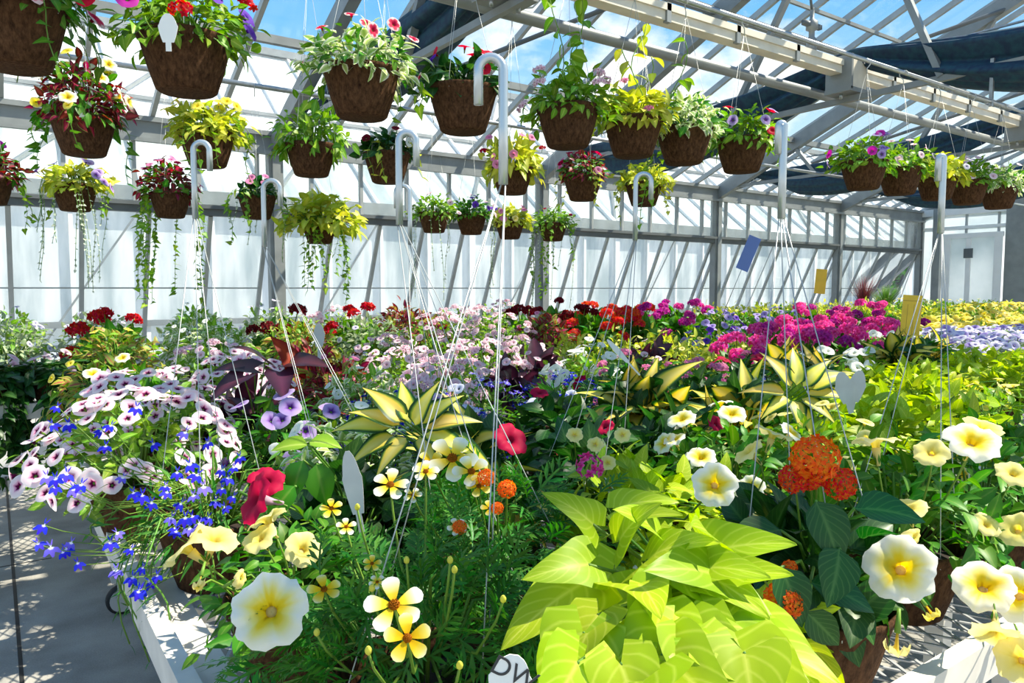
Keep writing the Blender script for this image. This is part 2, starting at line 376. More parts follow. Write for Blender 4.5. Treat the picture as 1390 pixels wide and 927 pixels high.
def petunia_tpl(seg=40, seed=0, tube=True, depth=.75):
    """unit trumpet: rim radius 1, facing +Z"""
    rg = np.random.default_rng(seed); ph = rg.uniform(0, 6, 3); stk = rg.uniform(-1, 1, seg)
    R = [.08, .13, .20, .34, .5, .66, .80, .92, 1.0]; Z = [-depth, -.38, -.14, -.01, .04, .06, .06, .02, -.05]
    V = []; A = []
    for r, z in zip(R, Z):
        for j in range(seg):
            t = 2 * PI * j / seg; c5 = abs(math.cos(2.5 * t)); k = max(0, (r - .3) / .7)
            rr = r * (1 + k * k * (.10 * c5 ** .6 - .07 + .035 * math.sin(7 * t + ph[0]) + .03 * math.sin(13 * t + ph[1])))
            zz = z + k * (.07 * (c5 - .5) + .06 * math.sin(2 * t + ph[1]) + .07 * math.sin(7 * t + ph[2]) * k + .035 * math.sin(12 * t + ph[0]) * k * k)
            V.append((rr * math.cos(t), rr * math.sin(t), zz)); A.append((r, min(1.3, max(0, c5 ** 3 * .85 + .38 * stk[j] * min(1, r * 2.2))), 0, 1))
    n = seg; k = len(R)
    Fq = [[i * n + j, i * n + (j + 1) % n, (i + 1) * n + (j + 1) % n, (i + 1) * n + j] for i in range(k - 1) for j in range(n)]
    return np.array(V), np.array(Fq), np.array(A)
def petunia_small(seed=0):
    rg = np.random.default_rng(seed); ph = rg.uniform(0, 6); R = [.1, .2, .42, .75, 1.0]; Z = [-.6, -.12, .02, .05, -.03]; n = 15
    V = []; A = []
    for r, z in zip(R, Z):
        for j in range(n):
            t = 2 * PI * j / n; c5 = abs(math.cos(2.5 * t)); rr = r * (1 + .12 * r * r * (c5 - .5))
            V.append((rr * math.cos(t), rr * math.sin(t), z + r * .07 * math.sin(2 * t + ph))); A.append((r, c5 ** 3, 0, 1))
    Fq = [[i * n + j, i * n + (j + 1) % n, (i + 1) * n + (j + 1) % n, (i + 1) * n + j] for i in range(4) for j in range(n)]
    return np.array(V), np.array(Fq), np.array(A)
def radial(petal, n, tilt=.1, r0=.1, ph=0, jit=0, seed=0):
    rg = np.random.default_rng(seed); ps = []
    for k in range(n):
        a = 2 * PI * k / n + ph + rg.normal() * jit
        p = xf(petal, rot('X', tilt + rg.normal() * jit), (0, r0, 0), 1 - r0)
        p = xf(p, rot('Z', a))
        A = p[2].copy(); A[:, 0] = p[2][:, 1]; ps.append((p[0], p[1], A))
    return merge(ps)
PETAL = leaf_tpl('petal', .40, 9, 4, .12, .08)
PETAL_LO = leaf_tpl('petal', .42, 2, 2, .15, .1)
PETAL_W = leaf_tpl('petal', .55, 2, 2, .1, .1)
def floret(seed=0): return radial(PETAL_LO, 5, .25, .05, seed=seed, jit=.1)
def umbel(n, size, flat=.75, seed=0, pet=5, ppet=PETAL_W):
    rg = np.random.default_rng(seed); ps = []
    for k in range(n):
        z = 1 - (k + .5) / n * 1.25; t = k * 2.39996 + rg.normal() * .15; rr = math.sqrt(max(0, 1 - z * z))
        d = Vector((rr * math.cos(t), rr * math.sin(t), z))
        q = (d + Vector(rg.normal(size=3)) * .22).to_track_quat('Z', 'Y').to_matrix()
        f = radial(ppet, pet, .25, .05, ph=rg.uniform(0, 6), jit=.12, seed=k + seed * 100)
        ps.append(xf(f, np.array(q), np.array(d) * np.array([1, 1, flat]) * (1 - size * .25), size))
    return merge(ps)
def lobelia_tpl():
    lo = leaf_tpl('petal', .36, 2, 2, .1, .15); up = leaf_tpl('petal', .15, 2, 2, .1, .3)
    ps = []
    for a in (-.75, 0, .75): ps.append(xf(lo, rot('Z', PI + a) @ rot('X', .15)))
    for a in (-.35, .35): ps.append(xf(up, rot('Z', a) @ rot('X', .5), s=.7))
    ps = [(v, f, np.stack([a[:, 1], a[:, 1], a[:, 2], a[:, 3]], 1)) for v, f, a in ps]
    return merge(ps)

FT = {}          # name -> list of (mesh builder fn -> mesh) variants per material
def disc_mb(mb, r=.2, mi=1):
    pr = [(.001, r * .55), (r * .5, r * .5), (r * .9, r * .25), (r, 0)]
    mb.lathe(pr, 10, mi)
    for k in range(26):
        rr = r * math.sqrt((k + .5) / 26) * .95; t = k * 2.4
        mb.box((rr * math.cos(t), rr * math.sin(t), r * .5 * (1 - (rr / r) ** 2) + .03), (.035, .035, .07), None, mi)
_fm = {}
def flower_mesh(kind, mat, var=0):
    key = (kind, mat, var)
    if key in _fm: return _fm[key]
    mb = MB(); mats = [mat]
    if kind == 'petunia':
        V, Fq, A = petunia_tpl(40, var); mb.add(V, Fq, 0, A)
        mb.tube([(0, 0, -.32), (0, 0, -.6), (0, .02, -.9), (0, .04, -1.12)], [.2, .15, .11, .07], 8, 1)
        for a in range(5):
            t = a * 2 * PI / 5
            mb.many(leaf_tpl('lance', .16, 2, 2, .1, -.3), np.array([[.08 * math.cos(t), .08 * math.sin(t) + .03, -1.08]]), np.array([rot('Z', t - PI / 2) @ rot('X', 1.15)]), np.array([.45]), 2)
        mats = [mat, 'pet_tube' if 'yellow' in mat or 'butter' in mat else 'pet_tube_dull', 'leaf_green']
    elif kind == 'smallpetunia':
        V, Fq, A = petunia_small(var); mb.add(V, Fq, 0, A)
        mb.tube([(0, 0, -.25), (0, 0, -.95)], [.16, .08], 5, 1); mats = [mat, 'stem_green']
    elif kind == 'bidens':
        V, Fq, A = radial(PETAL, 5, .12, .12, var * .4, .1, var); mb.add(V, Fq, 0, A); disc_mb(mb, .2); mats = [mat, 'pet_disc']
    elif kind == 'geranium':
        V, Fq, A = umbel(20, .46, .7, var); mb.add(V, Fq, 0, A); mb.tube([(0, 0, .3), (0, 0, -1.6)], .07, 5, 1); mats = [mat, 'stem_green']
    elif kind == 'verbena':
        V, Fq, A = umbel(14, .42, .4, var); mb.add(V, Fq, 0, A); mb.tube([(0, 0, .1), (0, 0, -1.2)], .06, 5, 1); mats = [mat, 'stem_green']
    elif kind == 'lantana':
        V, Fq, A = umbel(80, .27, .75, var, 4); mb.add(V, Fq, 0, A)
        V2, F2, A2 = umbel(12, .16, .9, var + 9, 3); mb.add(V2 * .9, F2, 1, A2); mb.tube([(0, 0, .3), (0, .1, -1.6)], .06, 5, 2); mats = [mat, 'pet_lantana_red', 'stem_green']
    elif kind == 'lobelia':
        V, Fq, A = lobelia_tpl(); mb.add(V, Fq, 0, A); mb.tube([(0, 0, 0), (0, .1, -.5), (0, 0, -1.2)], .05, 4, 1); mats = [mat, 'stem_green']
    elif kind == 'lobspray':
        rg = np.random.default_rng(var)
        for k in range(7):
            p = rg.normal(size=3) * np.array([.8, .8, .45]); d = Vector(p * .5 + np.array([0, 0, 1.]) + rg.normal(size=3) * .4)
            V, Fq, A = xf(lobelia_tpl(), np.array(d.to_track_quat('Z', 'Y').to_matrix()), p, .62); mb.add(V, Fq, 0, A)
            mb.tube([p, p * .4 + np.array([0, 0, -.6]), (0, 0, -1.3)], .035, 4, 1)
        mats = [mat, 'stem_green']
    elif kind == 'bud':
        mb.lathe([(.001, 1.3), (.3, 1.1), (.5, .5), (.45, 0), (.15, -.4), (.1, -.8)], 10, 0); mats = [mat]
    elif kind == 'wilted':
        V, Fq, A = petunia_tpl(40, var); V = V * np.array([.55, .32, 1]); V[:, 2] = V[:, 2] * 1.6 - .3 * A[:, 0]; mb.add(V, Fq, 0, A)
        mb.tube([(0, 0, -.9), (0, 0, -1.9)], [.14, .07], 7, 1); mats = [mat, 'stem_green']
    me = mb.mesh(kind + '_' + mat, mats); _fm[key] = me; return me

def look(d, roll=0):
    q = Vector(d).normalized().to_track_quat('Z', 'Y').to_matrix()
    return (q @ Matrix.Rotation(roll, 3, 'Z')).to_4x4()

# ------------------------------------------------------------------ foliage
LT = {
 'ovate': leaf_tpl('ovate', .27, 4, 2), 'broad': leaf_tpl('ovate', .34, 6, 4, .25, .3), 'lance': leaf_tpl('lance', .17, 4, 2),
 'narrow': leaf_tpl('lance', .08, 3, 2, .3, .2), 'heart': leaf_tpl('heart', .46, 5, 2, .22, .3), 'lime': leaf_tpl('lime', .47, 15, 6, .22, .35, .05),
 'fern': fern_tpl(), 'hosta': leaf_tpl('lance', .24, 8, 8, .3, .6), 'round': leaf_tpl('heart', .52, 4, 2, .2, .15), 'ivy': leaf_tpl('lobed', .42, 5, 2, .15, .2),
}
def leaf_frames(D, rg, droop=.35, jit=.45, up=.5):
    k = len(D)
    y = D + rg.normal(size=(k, 3)) * jit; y[:, 2] -= droop
    y /= np.linalg.norm(y, axis=1)[:, None]
    z = D * .6 + np.array([0, 0, up]) + rg.normal(size=(k, 3)) * .3
    z -= (z * y).sum(1)[:, None] * y; z /= np.linalg.norm(z, axis=1)[:, None]
    x = np.cross(y, z)
    return np.stack([x, y, z], 2)
def dome_dirs(n, th, rg):
    ct = rg.uniform(math.cos(math.radians(th)), 1, n); ph = rg.uniform(0, 2 * PI, n); s = np.sqrt(1 - ct ** 2)
    return np.stack([s * np.cos(ph), s * np.sin(ph), ct], 1)
_fol = {}
def foliage(spec, var):
    """dome of leaves on stems, origin at the middle of the pot's rim"""
    key = (spec['key'], var)
    if key in _fol: return _fol[key]
    rg = np.random.default_rng(abs(hash_(spec['key'])) + var)
    mb = MB(); mats = [spec['lm'], 'stem_green']
    N = spec['N']; D = dome_dirs(N, spec.get('th', 105), rg)
    r = rg.uniform(spec.get('inner', .5), 1, N) ** .6
    lump = 1 + .18 * np.sin(3 * np.arctan2(D[:, 1], D[:, 0]) + var * 2) * (1 - D[:, 2] ** 2) + .1 * rg.normal(size=N)
    pos = D * (r * lump)[:, None] * np.array([spec['rx'], spec['rx'], spec['rz']])
    ls = rg.uniform(*spec['ls'], N)
    pos -= D * (ls * .6)[:, None]
    mb.many(LT[spec['leaf']], pos, leaf_frames(D, rg, spec.get('droop', .3), spec.get('jit', .45)), ls, 0)
    if 'lm2' in spec:
        mats.append(spec['lm2']); n2 = spec.get('N2', N // 3); D2 = dome_dirs(n2, spec.get('th', 105), rg)
        p2 = D2 * rg.uniform(.8, 1.05, n2)[:, None] * np.array([spec['rx'], spec['rx'], spec['rz']])
        l2 = rg.uniform(*spec.get('ls2', spec['ls']), n2)
        mb.many(LT[spec.get('leaf2', spec['leaf'])], p2 - D2 * (l2 * .6)[:, None], leaf_frames(D2, rg, spec.get('droop', .3)), l2, 2)
    for k in range(0, N, max(1, N // 40)):
        p = pos[k]; mb.tube([(0.25 * p[0], .25 * p[1], -.01), (p[0] * .6, p[1] * .6, p[2] * .75 + .02), p], [.0028, .0022, .0014], 4, 1)
    for k in range(spec.get('trail', 0)):
        trail(mb, rg, spec.get('trl', (.1, .25)), spec['leaf'], spec['ls'])
    me = mb.mesh('foliage_' + spec['key'], mats); _fol[key] = me; return me
def hash_(s):
    h = 7
    for c in s: h = (h * 31 + ord(c)) % 99991
    return h
def trail(mb, rg, ln, leaf, ls, ang=None, r0=.11, mi=0, dens=.028, out=.07):
    a = rg.uniform(0, 2 * PI) if ang is None else ang
    l = rg.uniform(*ln); n = 8
    P = []
    for i in range(n):
        t = i / (n - 1); rr = r0 + out * math.sin(min(1, t * 2.2) * PI / 2) + .015 * math.sin(t * 7 + a)
        P.append((rr * math.cos(a + .2 * t), rr * math.sin(a + .2 * t), .03 + .03 * math.sin(min(1, t * 4) * PI) - l * t ** 1.2))
    P = np.array(P); mb.tube(P, .0016, 4, 1)
    m = max(4, int(l / dens)); tt = np.linspace(.1, 1, m)
    pos = np.stack([np.interp(tt, np.linspace(0, 1, n), P[:, c]) for c in range(3)], 1)
    D = np.stack([np.cos(a + rg.uniform(-1.6, 1.6, m)), np.sin(a + rg.uniform(-1.6, 1.6, m)), rg.uniform(-.3, .4, m)], 1)
    mb.many(LT[leaf], pos, leaf_frames(D, rg, .5, .4), rg.uniform(*ls, m), mi)
def climb_mesh(var, h=.45, lm='leaf_fresh', ls=(.045, .085), lean=(0, 0)):
    rg = np.random.default_rng(300 + var); mb = MB()
    for k in range(3):
        a = rg.uniform(0, 6); hh = h * rg.uniform(.6, 1); n = 9; t = np.linspace(0, 1, n)
        P = np.stack([.05 * math.cos(a) + lean[0] * t + .04 * np.sin(5 * t + a), .05 * math.sin(a) + lean[1] * t + .04 * np.cos(6 * t + a), hh * t], 1)
        mb.tube(P, .0022, 5, 1); m = int(hh / .045); tt = np.linspace(.15, 1, m)
        pos = np.stack([np.interp(tt, t, P[:, c]) for c in range(3)], 1)
        an = rg.uniform(0, 6, m); D = np.stack([np.cos(an), np.sin(an), rg.uniform(-.1, .4, m)], 1)
        mb.many(LT['broad'], pos, leaf_frames(D, rg, .45, .35), rg.uniform(*ls, m), 0)
    return mb.mesh('climbing_vine', [lm, 'stem_green'])
def trail_mesh(var, n, ln, leaf, lm, ls, angs=None, dens=.028):
    rg = np.random.default_rng(500 + var); mb = MB()
    for k in range(n):
        trail(mb, rg, ln, leaf, ls, None if angs is None else angs[k % len(angs)] + rg.normal() * .25, dens=dens)
    return mb.mesh('trailing_vine', [lm, 'stem_green'])

# ------------------------------------------------------------------ pots, hangers
def pot_mesh(seed, r=.125, h=.15, mat='pot'):
    mb = MB()
    mb.lathe([(.002, 0), (r * .58, 0), (r * .64, .006), (r * .79, h * .42), (r * .93, h * .86), (r * .985, h * .93), (r * 1.0, h), (r * .96, h * 1.01), (r * .90, h * .96), (r * .88, h * .8)], 32, 0, .012, seed=seed)
    me = mb.mesh('pot', [mat]); return me
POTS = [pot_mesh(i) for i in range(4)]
POT_P = pot_mesh(9, .11, .16, 'pot_green')
_mb = MB(); _mb.lathe([(.002, .008), (.06, .012), (.115, .0)], 20, 0, .02); SOIL = _mb.mesh('soil', ['soil'])
PH = .15
def hanger_mesh(h, n=4, r=.118, rad=.0009, apex=(0, 0)):
    mb = MB()
    for k in range(n):
        a = 2 * PI * k / n + .5
        mb.tube([(r * math.cos(a), r * math.sin(a), -.02), (r * .98 * math.cos(a), r * .98 * math.sin(a), .02), (apex[0] + .004 * math.cos(a), apex[1] + .004 * math.sin(a), h)], rad, 5)
    return mb.mesh('hanger', ['wire'])
def cane_mesh(ln, R, ang, rad=.0065, drop=.045):
    mb = MB(); P = [(0, 0, 0), (0, 0, ln * .5), (0, 0, ln)]
    for i in range(1, 13):
        t = PI * i / 12; P.append((R - R * math.cos(t), 0, ln + R * math.sin(t)))
    P.append((2 * R, 0, ln - drop))
    P = np.array(P) @ rot('Z', ang).T
    mb.tube(P, rad, 10); return mb.mesh('hook', ['hook'])

# ------------------------------------------------------------------ species
SP = {}
def sp(key, name, desc, cat, **k): k.update(key=key, name=name, desc=desc, cat=cat); SP[key] = k
sp('yellowpet', 'petunia_basket', 'creamy yellow petunia basket', 'potted plant', leaf='ovate', lm='leaf_green', N=330, ls=(.03, .055), rx=.19, rz=.17, fl=[('petunia', 'pet_yellow', (.026, .036), 12)])
sp('yellowmass', 'petunia_basket', 'bright yellow petunia basket', 'potted plant', leaf='ovate', lm='leaf_fresh', N=240, ls=(.03, .05), rx=.2, rz=.15, fl=[('smallpetunia', 'pet_brightyellow', (.03, .04), 55), ('smallpetunia', 'pet_buttery', (.03, .038), 20)])
sp('pinkpet', 'petunia_basket', 'pale pink petunia basket with dark eyed flowers', 'potted plant', leaf='ovate', lm='leaf_fresh', N=300, ls=(.025, .045), rx=.21, rz=.18, th=100, fl=[('smallpetunia', 'pet_pinkeye', (.02, .028), 85)])
sp('palepink', 'verbena_basket', 'pale pink verbena basket', 'potted plant', leaf='ovate', lm='leaf_fresh', N=260, ls=(.025, .04), rx=.22, rz=.17, fl=[('smallpetunia', 'pet_palepink', (.017, .023), 60), ('verbena', 'pet_palepink', (.022, .03), 14)])
sp('pinkverb', 'verbena_basket', 'rose pink verbena basket', 'potted plant', leaf='ovate', lm='leaf_green', N=300, ls=(.03, .05), rx=.19, rz=.16, fl=[('verbena', 'pet_rose', (.025, .035), 9)])
sp('lavpet', 'petunia_basket', 'lavender petunia basket', 'potted plant', leaf='ovate', lm='leaf_green', N=330, ls=(.03, .05), rx=.19, rz=.16, fl=[('smallpetunia', 'pet_lavender', (.026, .034), 12)])
sp('lavwhite', 'petunia_basket', 'lilac and white petunia basket', 'potted plant', leaf='ovate', lm='leaf_grey', N=240, ls=(.03, .045), rx=.21, rz=.16, fl=[('smallpetunia', 'pet_lavwhite', (.028, .036), 50), ('smallpetunia', 'pet_mauve', (.028, .036), 12)])
sp('purple', 'petunia_basket', 'violet petunia basket', 'potted plant', leaf='ovate', lm='leaf_green', N=280, ls=(.03, .05), rx=.19, rz=.16, fl=[('smallpetunia', 'pet_mauve', (.026, .036), 18), ('smallpetunia', 'pet_violet', (.025, .03), 6)])
sp('whitepet', 'petunia_basket', 'white petunia basket', 'potted plant', leaf='ovate', lm='leaf_fresh', N=280, ls=(.03, .05), rx=.19, rz=.16, fl=[('smallpetunia', 'pet_white', (.028, .036), 16)])
sp('crimson', 'petunia_basket', 'crimson petunia basket', 'potted plant', leaf='ovate', lm='leaf_dark', N=320, ls=(.035, .06), rx=.19, rz=.17, fl=[('petunia', 'pet_crimson', (.032, .042), 6), ('verbena', 'pet_rose', (.022, .028), 3)])
sp('lobelia', 'lobelia_basket', 'trailing violet blue lobelia basket', 'potted plant', leaf='narrow', lm='leaf_fern', N=420, ls=(.025, .045), rx=.18, rz=.13, th=125, trail=10, trl=(.06, .16), fl=[('lobelia', 'pet_lobelia', (.012, .016), 60)])
sp('indigo', 'lobelia_basket', 'deep blue lobelia basket', 'potted plant', leaf='narrow', lm='leaf_fern', N=380, ls=(.025, .045), rx=.18, rz=.14, fl=[('lobspray', 'pet_indigo', (.022, .028), 20), ('smallpetunia', 'pet_paleblue', (.024, .03), 3)])
sp('bluewhite', 'lobelia_basket', 'pale blue lobelia basket', 'potted plant', leaf='narrow', lm='leaf_green', N=340, ls=(.03, .05), rx=.18, rz=.15, fl=[('lobspray', 'pet_lobelia_light', (.022, .026), 9), ('smallpetunia', 'pet_paleblue', (.02, .026), 4)])
sp('leafy', 'leafy_basket', 'dense fern green foliage basket', 'potted plant', leaf='fern', lm='leaf_fern', N=170, ls=(.05, .09), rx=.19, rz=.17, fl=[('smallpetunia', 'pet_white', (.012, .016), 5)])
sp('darkleafy', 'impatiens_basket', 'dark green leafy impatiens basket', 'potted plant', leaf='broad', lm='leaf_dark', N=190, ls=(.055, .09), rx=.2, rz=.18, fl=[('petunia', 'pet_crimson', (.022, .03), 2)])
sp('bidens', 'bidens_basket', 'ferny bidens basket with yellow and white daisies', 'potted plant', leaf='fern', lm='leaf_fern', N=430, ls=(.05, .085), rx=.23, rz=.2, th=128, fl=[('bidens', 'pet_bidens', (.02, .026), 9), ('bud', 'leaf_yellowgreen', (.005, .007), 8)])
sp('lime', 'sweet_potato_vine_basket', 'lime green sweet potato vine basket', 'potted plant', leaf='lime', lm='leaf_lime', N=95, ls=(.075, .12), rx=.22, rz=.17, th=120, droop=.5, fl=[])
sp('limesmall', 'lime_foliage_basket', 'small leaved lime green foliage basket', 'potted plant', leaf='heart', lm='leaf_lime', N=230, ls=(.035, .06), rx=.2, rz=.17, fl=[])
sp('yellowgreen', 'lime_foliage_basket', 'yellow green foliage basket', 'potted plant', leaf='ovate', lm='leaf_yellowgreen', N=260, ls=(.035, .055), rx=.21, rz=.16, fl=[('smallpetunia', 'pet_buttery', (.014, .02), 6)])
sp('greenyellow', 'foliage_basket', 'green basket with small pale yellow flowers', 'potted plant', leaf='ovate', lm='leaf_fresh', N=260, ls=(.03, .05), rx=.21, rz=.17, fl=[('smallpetunia', 'pet_buttery', (.018, .024), 14)])
sp('hosta', 'variegated_foliage_basket', 'yellow centred variegated foliage basket', 'potted plant', leaf='hosta', lm='leaf_varieg', N=46, ls=(.13, .19), rx=.17, rz=.19, th=80, inner=.8, droop=.25, lm2='leaf_dark', leaf2='broad', N2=60, ls2=(.06, .09), jit=.25, fl=[])
sp('lantana', 'lantana_basket', 'orange lantana basket', 'potted plant', leaf='broad', lm='leaf_dark', N=120, ls=(.06, .095), rx=.17, rz=.18, th=86, fl=[])
sp('whitelime', 'variegated_basket', 'white edged pale green foliage basket', 'potted plant', leaf='ovate', lm='leaf_whitelime', N=300, ls=(.03, .05), rx=.19, rz=.18, lm2='leaf_fresh', fl=[('smallpetunia', 'pet_white', (.014, .02), 8)])
sp('darkleaf', 'purple_foliage_basket', 'blackish purple foliage basket', 'potted plant', leaf='heart', lm='leaf_purple', N=90, ls=(.07, .12), rx=.19, rz=.16, th=100, droop=.4, fl=[('smallpetunia', 'pet_palepink', (.016, .022), 5)])
sp('redcoleus', 'coleus_basket', 'wine red coleus basket', 'potted plant', leaf='ovate', lm='leaf_coleus', N=240, ls=(.04, .065), rx=.19, rz=.18, lm2='leaf_redgreen', fl=[('smallpetunia', 'pet_rose', (.014, .02), 3)])
sp('greenred', 'coleus_basket', 'green and russet foliage basket', 'potted plant', leaf='ovate', lm='leaf_redgreen', N=280, ls=(.03, .05), rx=.2, rz=.17, lm2='leaf_fresh', fl=[('smallpetunia', 'pet_brightyellow', (.018, .024), 3)])
sp('greymix', 'silver_foliage_basket', 'grey green foliage basket with lilac flowers', 'potted plant', leaf='ovate', lm='leaf_grey', N=280, ls=(.025, .045), rx=.21, rz=.18, lm2='leaf_fresh', fl=[('smallpetunia', 'pet_lavwhite', (.015, .02), 10)])
GER = dict(leaf='round', lm='leaf_green', N=110, ls=(.05, .08), rx=.17, rz=.14, plastic=1, stalk=.05)
for key, mat, d in (('redger', 'pet_red', 'bright red'), ('darkredger', 'pet_darkred', 'dark red'), ('orangeger', 'pet_orangered', 'orange red'), ('magentager', 'pet_magenta', 'magenta'), ('hotpink', 'pet_hotpink', 'hot pink')):
    g = dict(GER); g['fl'] = [('geranium', mat, (.042, .058), 7)]
    if key == 'hotpink': g['fl'] = [('geranium', 'pet_hotpink', (.042, .06), 8), ('geranium', 'pet_magenta', (.04, .055), 2)]
    if key == 'magentager': g['fl'] = [('geranium', 'pet_magenta', (.042, .055), 6), ('geranium', 'pet_hotpink', (.04, .05), 2)]
    sp(key, 'geranium_pot', d + ' geranium pot', 'potted plant', **g)

PLANTS = []      # (object, spec, x, y) for the labels
def put_flowers(root, spec, rg, n_scale=1.0, base=PH, sx=1, sz=1, forced=None):
    for kind, mat, (s0, s1), n in (forced if forced is not None else spec['fl']):
        n = max(1, int(round(n * n_scale)))
        ph0 = rg.uniform(0, 6)
        done = 0; tries = 0
        while done < n and tries < n * 12:
            tries += 1
            D = dome_dirs(1, min(100, spec.get('th', 105) - 10), rg)[0]
            w = Vector((root.location.x, root.location.y, root.location.z + .3))
            wd = Matrix.Rotation(root.rotation_euler.z, 3, 'Z') @ Vector(D)
            tc = (CPOS - w).normalized()
            if wd.dot(tc) < -.35 and D[2] < .75: continue
            p = D * np.array([spec['rx'] * sx, spec['rx'] * sx, spec['rz'] * sz]) * rg.uniform(.95, 1.08)
            p[2] += base + (spec.get('stalk', 0) if D[2] > .3 else 0) + .01
            d = Vector(D) * .8 + Vector((0, 0, .45)) + Vector(rg.normal(size=3)) * .35
            if kind in ('petunia', 'smallpetunia', 'bidens', 'lobelia'):
                d = d + (Matrix.Rotation(-root.rotation_euler.z, 3, 'Z') @ tc) * .35
            if kind in ('geranium', 'verbena', 'lantana', 'lobspray'): d = Vector(D) * .5 + Vector((0, 0, 1)) + Vector(rg.normal(size=3)) * .2
            s = rg.uniform(s0, s1)
            m = Matrix.Translation(Vector(p)) @ look(d, rg.uniform(0, 6)) @ Matrix.Scale(s, 4)
            nm = {'geranium': 'flower_head', 'lantana': 'flower_head', 'verbena': 'flower_head', 'lobspray': 'flower_spray', 'bud': 'bud'}.get(kind, 'flower')
            o = bpy.data.objects.new(nm, flower_mesh(kind, mat, int(rg.integers(0, 3)))); COL.objects.link(o); o.parent = root; o.matrix_local = m
            done += 1
def plant(key, x, y, z, seed, sx=1, sz=1, n_scale=1.0, label=None, group=None, hang=None, fl=True, rowname=None, name=None):
    spec = SP[key]; rg = np.random.default_rng(seed)
    root = thing(name or spec['name'], label or '', spec['cat'], (x, y, z), rg.uniform(0, 6.28), group)
    plastic = spec.get('plastic')
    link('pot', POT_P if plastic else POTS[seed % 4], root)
    link('soil', SOIL, root, (0, 0, PH - .03)).scale = (.85, .85, 1)
    f = link('foliage', foliage(spec, seed % 3), root, (0, 0, PH)); f.scale = (sx, sx, sz)
    if fl: put_flowers(root, spec, rg, n_scale, PH, sx, sz)
    if rowname: PLANTS.append((root, spec, x, y, rowname))
    return root

# ------------------------------------------------------------------ building constants
YW = 6.67; ZE = 2.73; TANR = math.tan(math.radians(23)); ZS = 2.06
XT = [-3.9, -.9, 2.11, 5.12, 8.11, 11.06, 13.67]
XL, XR = -3.9, 13.67; YR = -.9
def zr(y): return ZE + .03 + TANR * (YW - y) if y >= YR else ZE + .03 + TANR * (YW - 2 * YR + y)
def one(name, fn, mats, smooth=False):
    mb = MB(); fn(mb); return struct(name, mb, mats, smooth)

one('floor', lambda m: m.box((4.9, 1, -.05), (19, 16.6, .1)), ['floor'])
one('trim_1', lambda m: m.box((.033, 1.2, .0006), (.014, 11, .0012)), ['rubber'])
for i, yy in enumerate((-.35, 2.05, 4.45)): one('trim_1', lambda m: m.box((-1.5, yy, .0006), (3.4, .012, .0012)), ['rubber'])
one('ground_outside', lambda m: m.box((8, 20, -.12), (90, 70, .1)), ['gravel'])

# roof glass: one sheet of panes per slope
def roof_sheet(m, y0, y1):
    n = 35
    V = []; Fq = []
    for i in range(n + 1):
        x = XL + (XR - XL) * i / n
        V += [(x, y0, zr(y0) + .05), (x, y1, zr(y1) + .05)]
        if i: Fq.append([2 * i - 2, 2 * i - 1, 2 * i + 1, 2 * i])
    m.add(V, Fq)
one('ceiling', lambda m: roof_sheet(m, YR, YW), ['roofglass'])
one('ceiling_rear_slope', lambda m: roof_sheet(m, -2 * -YR - YW if False else 2 * YR - YW, YR), ['roofglass'])
# glazing bars of the roof
n = 35
for i in range(n + 1):
    x = XL + (XR - XL) * i / n
    one('roof_glazing_bar', lambda m: m.beam((x, YW, zr(YW) + .02), (x, YR, zr(YR) + .02), .035, .055), ['alu'])
    if i % 2 == 0: one('roof_glazing_bar', lambda m: m.beam((x, 2 * YR - YW, zr(YW) + .02), (x, YR, zr(YR) + .02), .035, .055), ['alu'])
for yy, w in ((5.5, .05), (4.25, .05), (3.95, .025), (2.9, .05), (1.6, .05), (.3, .05), (YR, .12)):
    one('purlin', lambda m: m.box(((XL + XR) / 2, yy, zr(yy) - .05), (XR - XL, w, w * 1.2)), ['steel'])
# eave gutter, sill rail
one('eave_beam', lambda m: (m.box(((XL + XR) / 2, YW, ZE - .06), (XR - XL, .1, .15)), m.box(((XL + XR) / 2, YW - .07, ZE - .14), (XR - XL, .05, .03)), m.box(((XL + XR) / 2, YW - .05, ZE + .03), (XR - XL, .06, .04))), ['steel'])
one('sill_rail', lambda m: (m.box(((XL + XR) / 2, YW, ZS), (XR - XL, .07, .08)), m.box(((XL + XR) / 2, YW - .05, ZS + .03), (XR - XL, .03, .03))), ['steel_dark'])
one('wall_back', lambda m: m.box(((XL + XR) / 2, YW, .4), (XR - XL, .12, .8)), ['white_wall'])
one('window_1', lambda m: m.box(((XL + XR) / 2, YW + .01, (ZS + ZE) / 2), (XR - XL, .004, ZE - ZS - .1)), ['wallglass'])
nb = 36
for i in range(nb + 1):
    x = XL + (XR - XL) * i / nb
    one('wall_glazing_bar', lambda m: m.box((x, YW, (ZS + ZE) / 2), (.03, .045, ZE - ZS)), ['alu'])
# open vent sashes between the posts, hinged under the sill rail
for t in range(len(XT) - 1):
    x0, x1 = XT[t] + .07, XT[t + 1] - .07
    a = math.radians(24); ln = 1.22
    def sash(m):
        dy, dz = math.sin(a) * ln, -math.cos(a) * ln
        k = 6
        for i in range(k + 1):
            x = x0 + (x1 - x0) * i / k
            m.beam((x, YW + .02, ZS - .04), (x, YW + .02 + dy, ZS - .04 + dz), .035, .03, (0, 1, 0))
        m.beam((x0, YW + .02 + dy, ZS - .04 + dz), (x1, YW + .02 + dy, ZS - .04 + dz), .05, .05)
        m.beam((x0, YW + .02 + dy * .55, ZS - .04 + dz * .55), (x1, YW + .02 + dy * .55, ZS - .04 + dz * .55), .012, .012)
        m.add([(x0, YW + .02, ZS - .04), (x1, YW + .02, ZS - .04), (x1, YW + .02 + dy, ZS - .04 + dz), (x0, YW + .02 + dy, ZS - .04 + dz)], [[0, 1, 2, 3]], 1)
    one('window_%d' % (t + 2), sash, ['alu', 'wallglass'])
